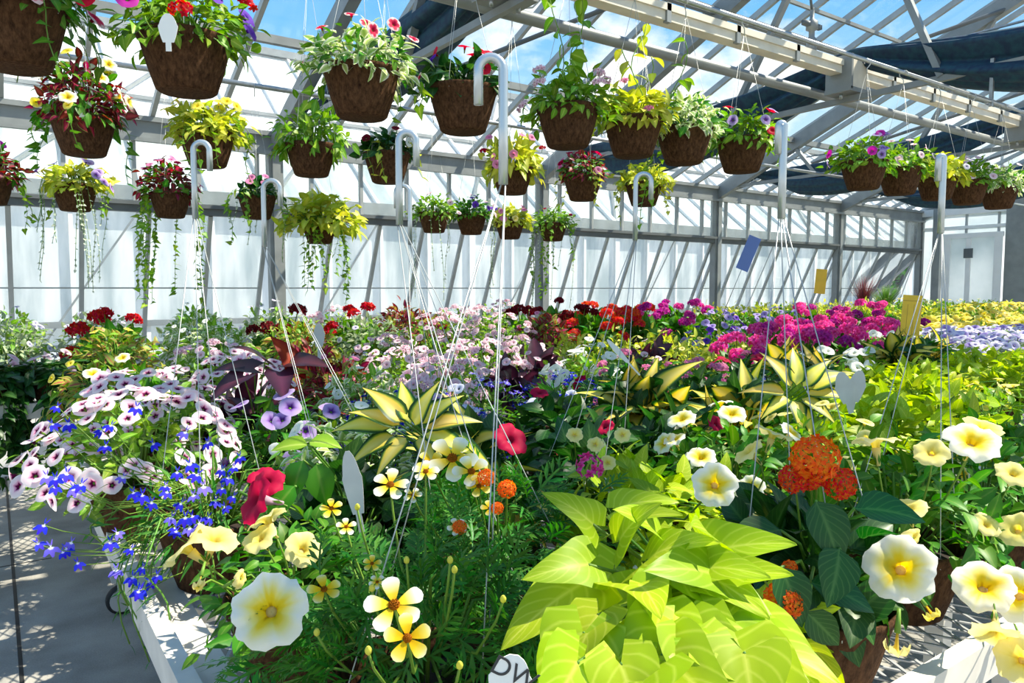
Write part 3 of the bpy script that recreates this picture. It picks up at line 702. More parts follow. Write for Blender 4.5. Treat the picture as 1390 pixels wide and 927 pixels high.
# trusses
for t, x in enumerate(XT):
    one('wall_post', lambda m: (m.box((x, YW, ZE / 2), (.13, .09, ZE)), m.box((x, YW - .055, ZE / 2), (.07, .03, ZE))), ['steel'])
    one('rafter', lambda m: m.beam((x, YW, zr(YW) - .09), (x, YR, zr(YR) - .09), .085, .15), ['steel'])
    one('rafter', lambda m: m.beam((x, 2 * YR - YW, zr(YW) - .09), (x, YR, zr(YR) - .09), .085, .15), ['steel'])
    one('truss_chord', lambda m: m.beam((x, YW, ZE + .02), (x, 2 * YR - YW, ZE + .08), .035, .04), ['steel'])
    for k, (ya, yb) in enumerate(((5.2, 5.5), (4.1, 3.3), (2.4, 3.0), (1.5, .7))):
        one('truss_web', lambda m: m.beam((x, ya, ZE + .05), (x, yb, zr(yb) - .12), .04, .05, (1, 0, 0)), ['steel'])
    if t < len(XT) - 1:
        x2 = XT[t + 1]
        one('roof_brace', lambda m: m.tube([(x, YW - .2, zr(YW - .2) - .14), (x2, 3.2, zr(3.2) - .14)], .02, 8), ['steel_dark'])
# the two long beams hung under the roof
one('curtain_beam', lambda m: (m.box(((XL + XR) / 2, 3.07, 2.97), (XR - XL, .09, .085)), m.box(((XL + XR) / 2, 3.02, 3.0), (XR - XL, .02, .04))), ['cream'])
for i in range(28):
    x = XL + .3 + i * .62
    one('beam_clip', lambda m: m.box((x, 3.025, 2.97), (.035, .03, .11)), ['steel'])
one('trolley_beam', lambda m: m.tube([(XL, 3.3, 2.86), (XR, 3.3, 2.86)], .035, 10), ['steel'], True)
one('hanging_rail', lambda m: m.tube([(XL, 2.1, 2.56), (XR, 2.1, 2.56)], .011, 8), ['galv'], True)
one('hanging_rail', lambda m: m.tube([(XL, 4.75, 2.66), (XR, 4.75, 2.66)], .016, 8), ['galv'], True)
for x in XT:
    for yy, zz in ((2.1, 2.56), (4.75, 2.66)): one('rail_bracket', lambda m: m.box((x, yy, (zz + ZE + .06) / 2), (.02, .02, abs(ZE + .06 - zz) + .06)), ['galv'])
for t, x in enumerate(XT[1:-1]):
    b = thing('bracket_box', '', 'bracket', (x, 3.07, 2.9))
    b['label'] = 'cream bracket box under the long cream beam, %s one along it' % ('first', 'second', 'third', 'fourth', 'fifth')[t]
    mb = MB(); mb.box((0, -.02, .02), (.2, .17, .2)); link('housing', mb.mesh('housing', ['cream'], False), b)
    mb = MB(); mb.box((0, -.02, -.09), (.26, .2, .03)); mb.box((-.11, -.02, .03), (.02, .2, .24)); link('clamp', mb.mesh('clamp', ['steel'], False), b)
    for sx_ in (-.08, .08):
        mb = MB(); mb.tube([(sx_, -.02, -.1), (sx_, -.02, -.14)], .012, 8); link('bolt', mb.mesh('bolt', ['galv']), b)
# sprinkler valve standing on the beam
v = thing('spray_valve', 'small grey spray valve standing on top of the cream beam', 'valve', tuple(at_y(1092, 3.07) * Vector((1, 0, 0)) + Vector((0, 3.07, 3.01))))
mb = MB(); mb.lathe([(.001, 0), (.035, 0), (.035, .1), (.02, .12), (.02, .16), (.04, .17), (.04, .22), (.015, .24), (.015, .3)], 14); link('body', mb.mesh('valve_body', ['steel']), v)
mb = MB(); mb.box((0, 0, .2), (.2, .03, .03)); mb.tube([(0, 0, .28), (-.02, .0, .36), (-.05, 0, .42)], .01, 6); link('nozzle', mb.mesh('nozzle', ['steel_dark']), v)

# shade cloth gathered along each truss
def curtain(x, y0, y1, z0, r, seed, sag=.12):
    rg = np.random.default_rng(seed); mb = MB(); nl = 80; na = 60; ph = rg.uniform(0, 6, 8)
    V = []
    for i in range(nl + 1):
        t = i / nl; y = y0 + (y1 - y0) * t; s = abs(math.sin(PI * (y - .02) / 3.05))
        zc = z0 + .13 - (sag + .13) * s - .12 * max(0, y - 4.2); rr = r * (.36 + .8 * s ** .7) * (1 + .08 * math.sin(9 * t + ph[0])) * min(1, .25 + 3 * (1 - t) * (y1 - y0) / 3)
        for j in range(na):
            a = 2 * PI * j / na
            f = 1 + .22 * math.sin(4 * a + ph[1] + 1.6 * math.sin(4 * t + ph[2])) + .16 * math.sin(7 * a + ph[3] + 2 * t) + .08 * math.sin(13 * a + 4 * t + ph[4])
            V.append((x + rr * f * .95 * math.cos(a), y, zc + rr * f * math.sin(a) - rr * .6))
    Fq = [[i * na + j, i * na + (j + 1) % na, (i + 1) * na + (j + 1) % na, (i + 1) * na + j] for i in range(nl) for j in range(na)]
    mb.add(V, Fq); return mb
for t, (x, w) in enumerate(((2.11, 'first'), (5.12, 'second'), (8.11, 'third'), (11.06, 'fourth'))):
    c = thing('shade_curtain', 'dark blue green shade cloth bundled along the %s roof truss from the aisle' % w, 'shade curtain', (0, 0, 0), 0)
    link('cloth', curtain(x + .12, -.5, 6.3, 3.04 if t == 0 else 3.0, .13 if t == 0 else .155, t + 3, .03 if t == 0 else .1).mesh('cloth', ['cloth']), c)
    for k in range(5):
        yy = .02 + (k - 0) * 1.525
        mb = MB(); mb.tube([(x + .12 + .13 * math.cos(a), yy, 2.93 + .13 * math.sin(a)) for a in np.linspace(0, 2 * PI, 13)], .005, 5); link('tie_cord', mb.mesh('tie_cord', ['wire']), c)
    mb = MB(); mb.tube([(x + .12, -.6, 3.06), (x + .12, 6.5, 3.0)], .008, 6); link('cable', mb.mesh('cable', ['galv']), c)

# end wall with its door
one('wall_right', lambda m: m.box((XR, 2, .4), (.12, 9.3, .8)), ['white_wall'])
def endpost(y, w, mat): one('end_post', lambda m: m.box((XR - .02, y, 1.7), (.12, w, 3.4)), [mat])
for y, w, mat in ((6.35, .13, 'steel'), (5.1, .34, 'steel'), (4.9, .06, 'steel_dark'), (3.4, .1, 'steel'), (1.9, .1, 'steel')): endpost(y, w, mat)
one('end_rail', lambda m: (m.box((XR, 2, ZE), (.1, 9.3, .12)), m.box((XR, 2, 2.45), (.06, 9.3, .05))), ['white_wall'])
one('window_20', lambda m: m.box((XR + .01, 1.1, 2.3), (.004, 7.5, 3)), ['wallglass'])
one('window_21', lambda m: m.add([(XR + .02, 4.9, .8), (XR + .02, 6.62, .8), (XR + .02, 6.62, 4.4), (XR + .02, 4.9, 4.4)], [[0, 1, 2, 3]]), ['poly'])
for k in range(12):
    y = 6.4 - k * .5
    one('end_glazing_bar', lambda m: m.box((XR, y, 3.0), (.04, .03, 1.6)), ['alu'])
d = bpy.data.objects.new('door_1', None); COL.objects.link(d); d.location = (XR - .09, 5.75, 0); d['kind'] = 'structure'
mb = MB(); mb.box((-.03, 0, 2.3), (.03, .95, .08)); mb.box((-.03, -.4, 1.18), (.02, .12, 2.3)); mb.box((-.03, .4, 1.18), (.02, .12, 2.3)); mb.box((-.03, 0, .9), (.02, .95, .12)); mb.box((-.03, 0.05, 1.5), (.02, .08, 1.5))
link('door_frame', mb.mesh('door_frame', ['white_wall'], False), d)
mb = MB(); mb.add([(0, -.4, .2), (0, .4, .2), (0, .4, 2.3), (0, -.4, 2.3)], [[0, 1, 2, 3]]); link('door_panel', mb.mesh('door_panel', ['poly'], False), d)
mb = MB(); mb.box((-.04, .05, 2.0), (.02, .14, .16)); link('door_plate', mb.mesh('door_plate', ['steel_dark'], False), d)
mb = MB(); mb.tube([(-.05, -.36, 1.0), (-.1, -.36, 1.0), (-.1, -.36, 1.14), (-.05, -.36, 1.14)], .012, 8); link('door_handle', mb.mesh('door_handle', ['steel_dark']), d)

# neighbouring whitewashed greenhouse
g = thing('neighbouring_greenhouse', 'white whitewashed greenhouse standing outside beyond the glass wall', 'greenhouse', (0, 0, 0))
def panel(y0, z0, y1, z1, xa=-12, xb=42):
    mb = MB(); mb.add([(xa, y0, z0), (xb, y0, z0), (xb, y1, z1), (xa, y1, z1)], [[0, 1, 2, 3]]); return mb
link('wall', panel(9.6, -.07, 9.6, 2.5).mesh('wall', ['poly'], False), g)
link('roof', panel(9.6, 2.5, 13.4, 5.5).mesh('roof', ['poly'], False), g)
link('roof', panel(13.4, 5.5, 17.2, 2.5).mesh('roof2', ['poly'], False), g)
mb = MB()
for i in range(72):
    x = -12 + i * .75; w = .1 if i % 4 == 0 else .045
    mb.beam((x, 9.57, 0), (x, 9.57, 2.5), w, .05, (0, 1, 0)); mb.beam((x, 9.58, 2.53), (x, 13.4, 5.53), w * .9, .05)
link('glazing_bars', mb.mesh('glazing_bars', ['white_wall'], False), g)
mb = MB(); mb.box((15, 9.55, 2.5), (54, .14, .16)); mb.box((15, 9.55, 1.0), (54, .06, .07)); mb.box((15, 13.4, 5.56), (54, .2, .12)); mb.box((15, 11.5, 4.05), (54, .05, .05))
for i in range(18):
    x = -12 + i * 3; mb.beam((x, 9.54, .1), (x + 1.5, 9.54, 2.4), .02, .02, (0, 1, 0)); mb.beam((x, 9.6, 2.55), (x + 3, 13.3, 5.5), .04, .04)
link('frame', mb.mesh('frame', ['steel'], False), g)

# shrubs outside the end wall
def bush(name, label, loc, r, h, lm, seed):
    b = thing(name, label, 'shrub', loc); rg = np.random.default_rng(seed)
    mb = MB(); N = 2600; D = dome_dirs(N, 170, rg); rr = rg.uniform(.6, 1, N) ** .5 * (1 + .2 * np.sin(4 * D[:, 0] * 3 + 5 * D[:, 2]))
    pos = D * rr[:, None] * np.array([r, r, h / 2]) + np.array([0, 0, h * .55])
    mb.many(LT['ovate'], pos, leaf_frames(D, rg), rg.uniform(.09, .16, N), 0); link('foliage', mb.mesh('bush_foliage', [lm]), b)
    mb = MB()
    for k in range(6):
        a = k * 1.05; mb.tube([(0, 0, 0), (r * .3 * math.cos(a), r * .3 * math.sin(a), h * .4), (r * .55 * math.cos(a), r * .55 * math.sin(a), h * .75)], [.05, .03, .012], 6)
    link('stem', mb.mesh('bush_stem', ['bark']), b)
bush('tall_shrub', 'tall green shrub outside the end wall', (17.2, 5.6, -.07), 1.5, 3.2, 'leaf_green', 5)
bush('tall_shrub', 'paler green shrub outside the end wall, beyond the tall one', (21.2, 3.6, -.07), 1.7, 2.7, 'leaf_fresh', 6)

# ------------------------------------------------------------------ benches
def bench(label, x0, x1, y0, y1, z, legs, name='rolling_bench'):
    b = thing(name, label, 'bench', (0, 0, 0), 0, 'plant benches')
    mb = MB(); cx, cy = (x0 + x1) / 2, (y0 + y1) / 2
    for x in (x0 + .016, x1 - .016): mb.box((x, cy, z - .012), (.032, y1 - y0, .07))
    for y in (y0 + .016, y1 - .016): mb.box((cx, y, z - .012), (x1 - x0 - .064, .032, .07))
    link('top_frame', mb.mesh('top_frame', ['white_metal'], False), b)
    for x in (x0 + .065, x1 - .065):
        mb = MB(); mb.box((x, cy, z - .008), (.065, y1 - y0 - .064, .004)); link('edge_plate', mb.mesh('edge_plate', ['white_metal'], False), b)
    # expanded metal: two families of flat strands
    mb = MB(); ax0, ax1, ay0, ay1 = x0 + .098, x1 - .098, y0 + .034, y1 - .034; st = .05; sl = 2.0
    c = ax0 - (ay1 - ay0) / sl
    while c < ax1 + (ay1 - ay0) / sl:
        for sg in (1, -1):
            pts = []
            for y in (ay0, ay1):
                pts.append((c + sg * (y - cy) / sl, y))
            (xa, ya), (xb, yb) = pts
            t0, t1 = 0., 1.
            for lo, hi in ((ax0, ax1),):
                dx = xb - xa
                ta, tb = sorted(((lo - xa) / dx, (hi - xa) / dx)); t0, t1 = max(t0, ta), min(t1, tb)
            if t1 - t0 > .01:
                mb.beam((xa + dx * t0, ya + (yb - ya) * t0, z - .007 + sg * .001), (xa + dx * t1, ya + (yb - ya) * t1, z - .007 + sg * .001), .006, .003)
        c += st
    link('mesh_top', mb.mesh('mesh_top', ['galv_mesh'], False), b)
    mb = MB()
    for k in range(1, 6): mb.box((cx, y0 + (y1 - y0) * k / 6, z - .035), (x1 - x0 - .06, .03, .04))
    link('cross_bar', mb.mesh('cross_bar', ['white_metal'], False), b)
    for (x, y) in legs:
        mb = MB(); mb.box((x, y, (z - .04 + .16) / 2), (.045, .045, z - .2)); lg = link('leg', mb.mesh('leg', ['white_metal'], False), b)
        mb = MB(); mb.tube([(x, y - .018, .0645), (x, y - .01, .0645), (x, y + .01, .0645), (x, y + .018, .0645)], [.058, .064, .064, .058], 28); link('caster_wheel', mb.mesh('caster_wheel', ['rubber']), lg)
        mb = MB(); mb.tube([(x, y - .021, .0645), (x, y + .021, .0645)], .05, 24); mb.box((x, y - .028, .105), (.04, .006, .1)); mb.box((x, y + .028, .105), (.04, .006, .1)); mb.box((x, y, .158), (.08, .08, .012))
        link('caster_fork', mb.mesh('caster_fork', ['caster'], False), lg)
    return b
ZB = .75
NEARB = [(.218, 2.1), (2.13, 4.0), (4.03, 5.9), (5.93, 7.8), (7.83, 9.7), (9.73, 11.6)]
BL = ['white rolling bench with a metal mesh top, at the aisle', 'white mesh topped bench, second from the aisle', 'white mesh topped bench, third from the aisle', 'white mesh topped bench, fourth from the aisle', 'white mesh topped bench, fifth from the aisle', 'white mesh topped bench, sixth from the aisle']
for (x0, x1), lb in zip(NEARB, BL):
    bench(lb, x0, x1, .546, 3.78, ZB, [(x0 + .19, 3.5), (x1 - .19, 3.5), (x0 + .19, .85), (x1 - .19, .85)])
BACKB = [(-1.2, 2.1), (2.13, 5.4), (5.43, 8.7), (8.73, 12.4)]
for k, (x0, x1) in enumerate(BACKB):
    bench('white bench along the glass wall, %s from the aisle end' % ('first', 'second', 'third', 'fourth')[k], x0, x1, 3.95, 6.25, .86, [(x0 + .2, 6.0), (x1 - .2, 6.0), (x0 + .9, 4.2), (x1 - .9, 4.2)], 'plant_bench')

# ------------------------------------------------------------------ plants on the benches
TAKEN = []
def free(x, y, dmin):
    return all((x - a) ** 2 + (y - b) ** 2 >= dmin * dmin for a, b in TAKEN)
SEED = [100]
def put(key, x, y, row, sx=1, sz=1, n=1.0, z=None, fl=True):
    TAKEN.append((x, y)); SEED[0] += 1
    if z is None: z = ZB - .005 if y < 3.85 else .855
    return plant(key, x, y, z, SEED[0], sx, sz, n, rowname=row, fl=fl)

HERO = {}
FRONT, SECOND = 'front', 'second'
HERO['bid1'] = put('bidens', .45, .84, FRONT, 1.02, 1.05, 0.0, fl=False)
HERO['lime1'] = put('lime', .80, .70, FRONT, .85, .8)
HERO['lant'] = put('lantana', 1.085, .675, FRONT, .95, 1.05)
HERO['yelB'] = put('yellowpet', 1.49, .74, FRONT, 1.1, 1.25, fl=False)
HERO['yelC'] = put('yellowpet', 1.83, .74, FRONT, 1.1, 1.15, fl=False)
HERO['yelD'] = put('yellowpet', 2.28, .8, FRONT, 1.1, 1.1)
HERO['yelA'] = put('yellowpet', .40, 1.18, SECOND, .9, .75, fl=False)
HERO['bid2'] = put('bidens', .74, 1.08, SECOND, 1.05, 1.0, .5)
HERO['lime2'] = put('limesmall', 1.08, 1.08, SECOND, 1.05, 1.05)
HERO['yelE'] = put('yellowpet', 1.42, 1.12, SECOND, 1.0, 1.25, 1.0)
put('greenyellow', 1.78, 1.12, SECOND, 1, 1.1); put('limesmall', 2.14, 1.12, SECOND, 1.1, 1.2); put('limesmall', 2.52, 1.14, SECOND, 1.1, 1.2); put('greenyellow', 2.9, 1.15, SECOND)
HERO['crim'] = put('darkleafy', .60, 1.42, 'third', .95, .95, fl=False)
HERO['hosA'] = put('hosta', .90, 1.42, 'third', 1.0, 1.15)
HERO['dk1'] = put('darkleafy', 1.22, 1.42, 'third', 1, 1.0, fl=False)
put('darkleafy', 1.55, 1.46, 'third', 1, 1.0); HERO['hosC'] = put('hosta', 1.92, 1.44, 'third', 1.0, 1.2)
put('limesmall', 2.28, 1.46, 'third', 1, 1.2); put('lime', 2.64, 1.46, 'third', 1, 1.2); put('limesmall', 3.02, 1.46, 'third', 1, 1.2); put('yellowgreen', 3.4, 1.48, 'third'); put('limesmall', 3.8, 1.48, 'third')
HERO['lob'] = put('lobelia', .385, 1.70, 'fourth', 1.3, 1.25, 0, fl=False)

ROWS = [
 (1.80, 'fourth', .36, 1.1, [(330, None), (430, 'leafy'), (510, 'whitelime'), (600, 'pinkverb'), (720, 'indigo'), (790, 'darkleafy'), (880, 'hosta'), (990, 'darkleafy'), (1050, 'bluewhite'), (1130, 'hosta'), (1500, 'limesmall')]),
 (2.18, 'fifth', .36, 1.15, [(325, 'pinkpet'), (420, 'lavpet'), (520, 'whitelime'), (620, 'indigo'), (680, 'bluewhite'), (780, 'indigo'), (870, 'crimson'), (940, 'pinkverb'), (1000, 'darkleafy'), (1060, 'crimson'), (1120, 'hosta'), (1215, 'whitepet'), (1265, 'hosta'), (1500, 'lavwhite')]),
 (2.58, 'sixth', .37, 1.25, [(310, 'pinkpet'), (420, 'darkleaf'), (500, 'whitelime'), (700, 'palepink'), (790, 'darkleaf'), (850, 'whitepet'), (910, 'pinkverb'), (1000, 'yellowgreen'), (1180, 'hotpink'), (1250, 'whitepet'), (1500, 'lavwhite')]),
 (3.0, 'seventh', .38, 1.35, [(110, 'greymix'), (270, 'yellowpet'), (320, 'pinkpet'), (400, 'yellowpet'), (490, 'redcoleus'), (690, 'palepink'), (770, 'darkleaf'), (840, 'whitepet'), (890, 'darkleaf'), (1000, 'yellowgreen'), (1230, 'hotpink'), (1500, 'yellowmass')]),
 (3.5, 'eighth', .42, 1.4, [(80, 'greymix'), (200, 'greenred'), (290, 'yellowpet'), (340, 'palepink'), (430, 'redcoleus'), (500, 'purple'), (730, 'palepink'), (830, 'yellowgreen'), (960, 'yellowgreen'), (1020, 'purple'), (1200, 'hotpink'), (1265, 'magentager'), (1500, 'yellowmass')]),
 (4.2, 'ninth', .46, 1.3, [(90, 'greymix'), (250, 'greenred'), (330, 'whitelime'), (420, 'greenred'), (500, 'purple'), (540, 'greymix'), (700, 'palepink'), (760, 'redcoleus'), (870, 'orangeger'), (960, 'magentager'), (1060, 'purple'), (1200, 'hotpink'), (1290, 'yellowgreen'), (1500, 'yellowmass')]),
 (4.8, 'tenth', .5, 1.4, [(80, 'greymix'), (150, 'redger'), (200, 'greenred'), (250, 'redger'), (370, 'whitelime'), (410, 'darkredger'), (460, 'greymix'), (500, 'redger'), (540, 'whitelime'), (575, 'redcoleus'), (700, 'palepink'), (790, 'darkredger'), (870, 'orangeger'), (950, 'magentager'), (1180, 'yellowgreen'), (1500, 'greenyellow')]),
 (5.5, 'eleventh', .54, 1.5, [(150, 'greymix'), (230, 'greenred'), (330, 'whitelime'), (450, 'greymix'), (530, 'palepink'), (565, 'redcoleus'), (690, 'palepink'), (760, 'darkredger'), (880, 'orangeger'), (950, 'magentager'), (1220, 'yellowgreen'), (1500, 'greenyellow')]),
]
for Y, row, step, szr, zones in ROWS:
    x = (.38 if Y < 3.9 else .05 if Y > 4.5 else .52) if Y < 2.9 or Y > 3.9 else .40
    if Y == 2.18: x = .31
    wide = x if Y in (2.18, 2.58) else -9
    xmax = min(at_y(1390, Y) + .25, 11.4 if Y < 3.9 else 12.2)
    while x < xmax:
        px, py, dp = proj((x, Y, 1.25))
        key = next((k for e, k in zones if px < e), None)
        jx, jy = RNG.uniform(-.03, .03), RNG.uniform(-.03, .03)
        if key and free(x + jx, Y + jy, .27):
            far = dp > 6.5
            sz = szr * RNG.uniform(.93, 1.07); sx_ = RNG.uniform(.98, 1.1) * (1.12 if Y > 3.9 else 1.22 if x == wide else 1)
            put(key, x + jx, Y + jy, row, sx_, sz, .75 if far else .9 if dp > 4 else 1.0)
        x += step
# dark leafy plants at the aisle end of the wall bench hang low over its edge
for k, (x, y) in enumerate(((-.06, 4.1), (.24, 4.08))):
    TAKEN.append((x, y)); SEED[0] += 1
    r_ = plant('darkleafy', x, y, .855, SEED[0], .95, .4, 1, ('dark leafy plant trailing over the bench end by the aisle, at the picture edge', 'dark leafy plant trailing over the bench end, behind the lobelia spray')[k], 'dark trailing plants at the end of the aisle', fl=False, name='trailing_plant')
    put_flowers(r_, SP['pinkverb'], np.random.default_rng(k), 1, PH, 1.1, .5, [('smallpetunia', 'pet_palepink', (.025, .03), 5)])
    link('trailing_stems', trail_mesh(40 + k, 34, (.3, .52), 'ovate', 'leaf_dark', (.05, .085), dens=.022), r_, (0, 0, PH)); r_.rotation_euler = (0, 0, 0)
# ------------------------------------------------------------------ single flowers of the nearest plants
def add_flower(root, kind, mat, px, py, dp, r, face=(0, 0), roll=0, var=0, stem=True, stem_to=None, sq=1):
    """face = (right, up) tilt of the bloom away from pointing at the lens"""
    p = at_depth(px, py, dp); back = (CPOS - p).normalized()
    right = CR @ Vector((1, 0, 0)); up = Vector((0, 0, 1))
    d = (back * (face[2] if len(face) > 2 else 1) + right * face[0] + up * face[1]).normalized()
    R0 = Matrix.Rotation(root.rotation_euler.z, 4, 'Z'); W = Matrix.Translation(root.location) @ R0
    ml = W.inverted() @ (Matrix.Translation(p) @ look(d, roll) @ Matrix.Diagonal((r, r * sq, r, 1)))
    nm = {'lantana': 'flower_head', 'bud': 'bud'}.get(kind, 'flower')
    o = bpy.data.objects.new(nm, flower_mesh(kind, mat, var)); COL.objects.link(o); o.parent = root; o.matrix_local = ml
    if stem:
        a = p - d * r * (1.1 if kind in ('petunia', 'smallpetunia') else .2); b = root.location + Vector((0, 0, PH + .02)); b = b + (a - b) * .25
        mid = (a * .6 + b * .4) + Vector((0, 0, -.03)) - d * .02
        th = .5 if kind == 'lobelia' else .8
        mb = MB(); mb.tube([a, a * .75 + mid * .25 - d * .012, mid, b], [.0016 * th, .002 * th, .0022 * th, .0026 * th], 6)
        inv = (W @ ml).inverted()
        me = mb.mesh('stem', ['stem_green']); me.transform(inv)
        s = bpy.data.objects.new('stem', me); COL.objects.link(s); s.parent = o
    return o
yA = HERO['yelA']
add_flower(yA, 'petunia', 'pet_yellow', 366, 829, .82, .041, (-.15, .1), .4, 0)
add_flower(yA, 'petunia', 'pet_buttery', 250, 742, 1.05, .038, (-.9, .75, .1), 1.2, 1)
add_flower(yA, 'petunia', 'pet_buttery', 292, 730, 1.06, .034, (.3, .9, .1), 0, 2)
add_flower(yA, 'petunia', 'pet_buttery', 362, 704, 1.1, .03, (-.5, 1, -.3), .4, 1)
add_flower(yA, 'petunia', 'pet_buttery', 352, 730, 1.08, .026, (-.8, 1.2), .9, 0)
add_flower(yA, 'petunia', 'pet_buttery', 412, 745, 1.02, .026, (.5, .6), .9, 1)
add_flower(yA, 'wilted', 'pet_buttery', 330, 783, 1.0, .025, (1.2, .6), .9, 1)
add_flower(yA, 'wilted', 'pet_buttery', 268, 800, .98, .022, (-.3, -1), .9, 1)
b1 = HERO['bid1']
add_flower(b1, 'bidens', 'pet_bidens', 535, 821, .72, .030, (-.1, .45), .2, 0, sq=.95)
add_flower(b1, 'bidens', 'pet_biyellow', 553, 866, .70, .023, (.0, .1), .9, 1)
for (px, py, dp) in ((485, 690, .93), (611, 762, .82), (617, 775, .8), (683, 815, .8), (552, 762, .84), (500, 885, .7), (624, 905, .72), (505, 800, .8), (430, 860, .8)):
    add_flower(b1, 'bud', 'leaf_yellowgreen', px, py, dp, .007, (0, .9))
for (px, py, dp, r, m) in ((530, 658, 1.06, .028, 'pet_bidens'), (470, 715, .98, .014, 'pet_bidens'), (578, 640, 1.05, .02, 'pet_bidens'), (505, 765, .9, .012, 'pet_biyellow'), (512, 790, .86, .01, 'pet_bidens'), (440, 800, .85, .02, 'pet_biyellow'), (450, 690, 1.0, .016, 'pet_biyellow')):
    add_flower(b1, 'bidens', m, px, py, dp, r, (0, 1.0), px)
b2 = HERO['bid2']
for (px, py, dp, r, m) in ((614, 622, 1.15, .042, 'pet_bidens'), (640, 640, 1.12, .03, 'pet_bidens'), (585, 628, 1.15, .024, 'pet_biyellow'), (650, 660, 1.1, .02, 'pet_biyellow'), (560, 672, 1.05, .014, 'pet_bidens'), (620, 715, 1.0, .014, 'pet_bidens'), (665, 690, 1.05, .014, 'pet_biyellow')):
    add_flower(b2, 'bidens', m, px, py, dp, r, (0, .9), px)
for (px, py, dp, r) in ((688, 664, 1.1, .014), (660, 648, 1.1, .013), (624, 716, 1.0, .01), (675, 690, 1.05, .009)):
    add_flower(b2, 'lantana', 'pet_lantana', px, py, dp, r, (0, .6))
la = HERO['lant']
for (px, py, dp, r, m, v) in ((1107, 622, 1.08, .034, 'pet_lantana', 0), (1078, 650, 1.1, .022, 'pet_lantana_red', 1), (1140, 656, 1.09, .024, 'pet_lantana_red', 2), (1100, 645, 1.1, .022, 'pet_lantana_red', 2), (1064, 815, .93, .024, 'pet_lantana', 1), (1072, 771, .95, .010, 'pet_lantana', 2), (1032, 776, .96, .011, 'pet_lantana', 0)):
    add_flower(la, 'lantana', m, px, py, dp, r, (-.1, .45), v, v)
yB = HERO['yelB']; yC = HERO['yelC']; yE = HERO['yelE']
add_flower(yB, 'petunia', 'pet_yellow', 1221, 771, 1.06, .048, (-.15, .25), .5, 2)
add_flower(yB, 'wilted', 'pet_buttery', 1245, 728, 1.12, .035, (.9, .3), .5, 0)
add_flower(yB, 'wilted', 'pet_buttery', 1216, 890, 1.04, .034, (-.1, -3.5), .5, 1)
add_flower(yB, 'wilted', 'pet_brightyellow', 1270, 840, 1.05, .022, (.9, -1.2), .5, 1)
add_flower(yB, 'petunia', 'pet_buttery', 1188, 598, 1.25, .038, (-.15, 1, -.3), .2, 0)
add_flower(yB, 'petunia', 'pet_buttery', 1264, 614, 1.25, .028, (-.1, .9), .2, 1)
add_flower(yB, 'petunia', 'pet_yellow', 1320, 598, 1.28, .045, (.35, 1.1), .2, 2)
add_flower(yB, 'petunia', 'pet_buttery', 1335, 578, 1.34, .034, (.4, 1, -.3), .2, 0)
add_flower(yB, 'petunia', 'pet_buttery', 1232, 690, 1.22, .032, (-.3, 1, .2), .2, 0)
add_flower(yE, 'petunia', 'pet_buttery', 1050, 588, 1.3, .033, (.35, 1, -.15), .2, 1)
add_flower(yE, 'petunia', 'pet_buttery', 1016, 612, 1.3, .03, (-.9, 1, -.1), .2, 1)
add_flower(HERO['lime2'], 'petunia', 'pet_yellow', 970, 658, 1.0, .030, (0, .1), .3, 1)
add_flower(HERO['lime2'], 'petunia', 'pet_white', 915, 745, 1.0, .018, (0, 1), .3, 1)
for (px, py, dp, r, fc) in ((1335, 795, 1.22, .046, (.1, .7)), (1382, 806, 1.2, .046, (-.3, .4)), (1352, 862, 1.15, .036, (.1, -1.2)), (1384, 895, 1.12, .036, (-.5, .2)), (1380, 718, 1.35, .034, (-.6, .9)), (1376, 642, 1.4, .032, (.4, 1.1)), (1340, 712, 1.32, .024, (.6, .6))):
    add_flower(yC, 'petunia', 'pet_yellow' if r > .04 else 'pet_buttery', px, py, dp, r, fc, px)
add_flower(HERO['crim'], 'petunia', 'pet_crimson', 346, 676, 1.2, .044, (-1.6, .35), .2, 1)
add_flower(HERO['crim'], 'petunia', 'pet_crimson', 362, 652, 1.24, .03, (.2, 1.2), .2, 2)
add_flower(HERO['dk1'], 'petunia', 'pet_crimson', 694, 596, 1.45, .036, (.7, .9), .2, 1)
add_flower(HERO['dk1'], 'verbena', 'pet_hotpink', 800, 632, 1.35, .026, (.2, 1.2), .2, 1)
for (px, py) in ((808, 603), (825, 628), (780, 590), (845, 590)): add_flower(HERO['dk1'], 'petunia', 'pet_buttery', px, py, 1.42, .016, (0, .6), px)
# lobelia: a loose spray of many small flowers round its pot
lo = HERO['lob']; rg = np.random.default_rng(5)
LOBS = [(78, 553), (70, 577), (150, 580), (140, 582), (95, 576), (187, 554), (210, 600), (62, 645), (75, 650), (90, 640), (75, 660), (110, 655), (100, 665), (60, 715), (70, 740), (88, 745), (100, 738), (52, 738), (106, 762), (85, 752), (150, 735), (158, 722), (180, 748), (160, 775), (178, 785), (195, 772), (200, 790), (215, 780), (188, 800), (190, 805), (168, 645), (180, 670), (195, 672), (205, 680), (240, 640), (255, 632), (270, 645), (245, 685), (235, 700), (250, 705), (262, 700), (255, 715), (270, 712), (280, 700), (238, 715), (285, 715), (222, 660), (290, 680), (300, 660), (310, 650), (228, 668), (264, 672), (276, 662), (305, 690), (315, 675), (240, 722), (325, 620), (318, 632), (285, 600), (255, 585), (146, 605), (300, 640)]
for (px, py) in LOBS:
    dp = 1.42 + rg.uniform(-.06, .08) + (.12 if py < 620 else 0)
    add_flower(lo, 'lobelia', 'pet_lobelia_light' if rg.random() < .25 else 'pet_lobelia', px + rg.uniform(-3, 3), py + rg.uniform(-3, 3), dp, rg.uniform(.015, .021), (rg.uniform(-.8, .8), rg.uniform(0, .9)), rg.uniform(-.5, .5), 0)
mb_ = trail_mesh(3, 10, (.16, .34), 'narrow', 'leaf_fern', (.018, .03), [2.7, 3.3, 3.9, 4.5], .03)
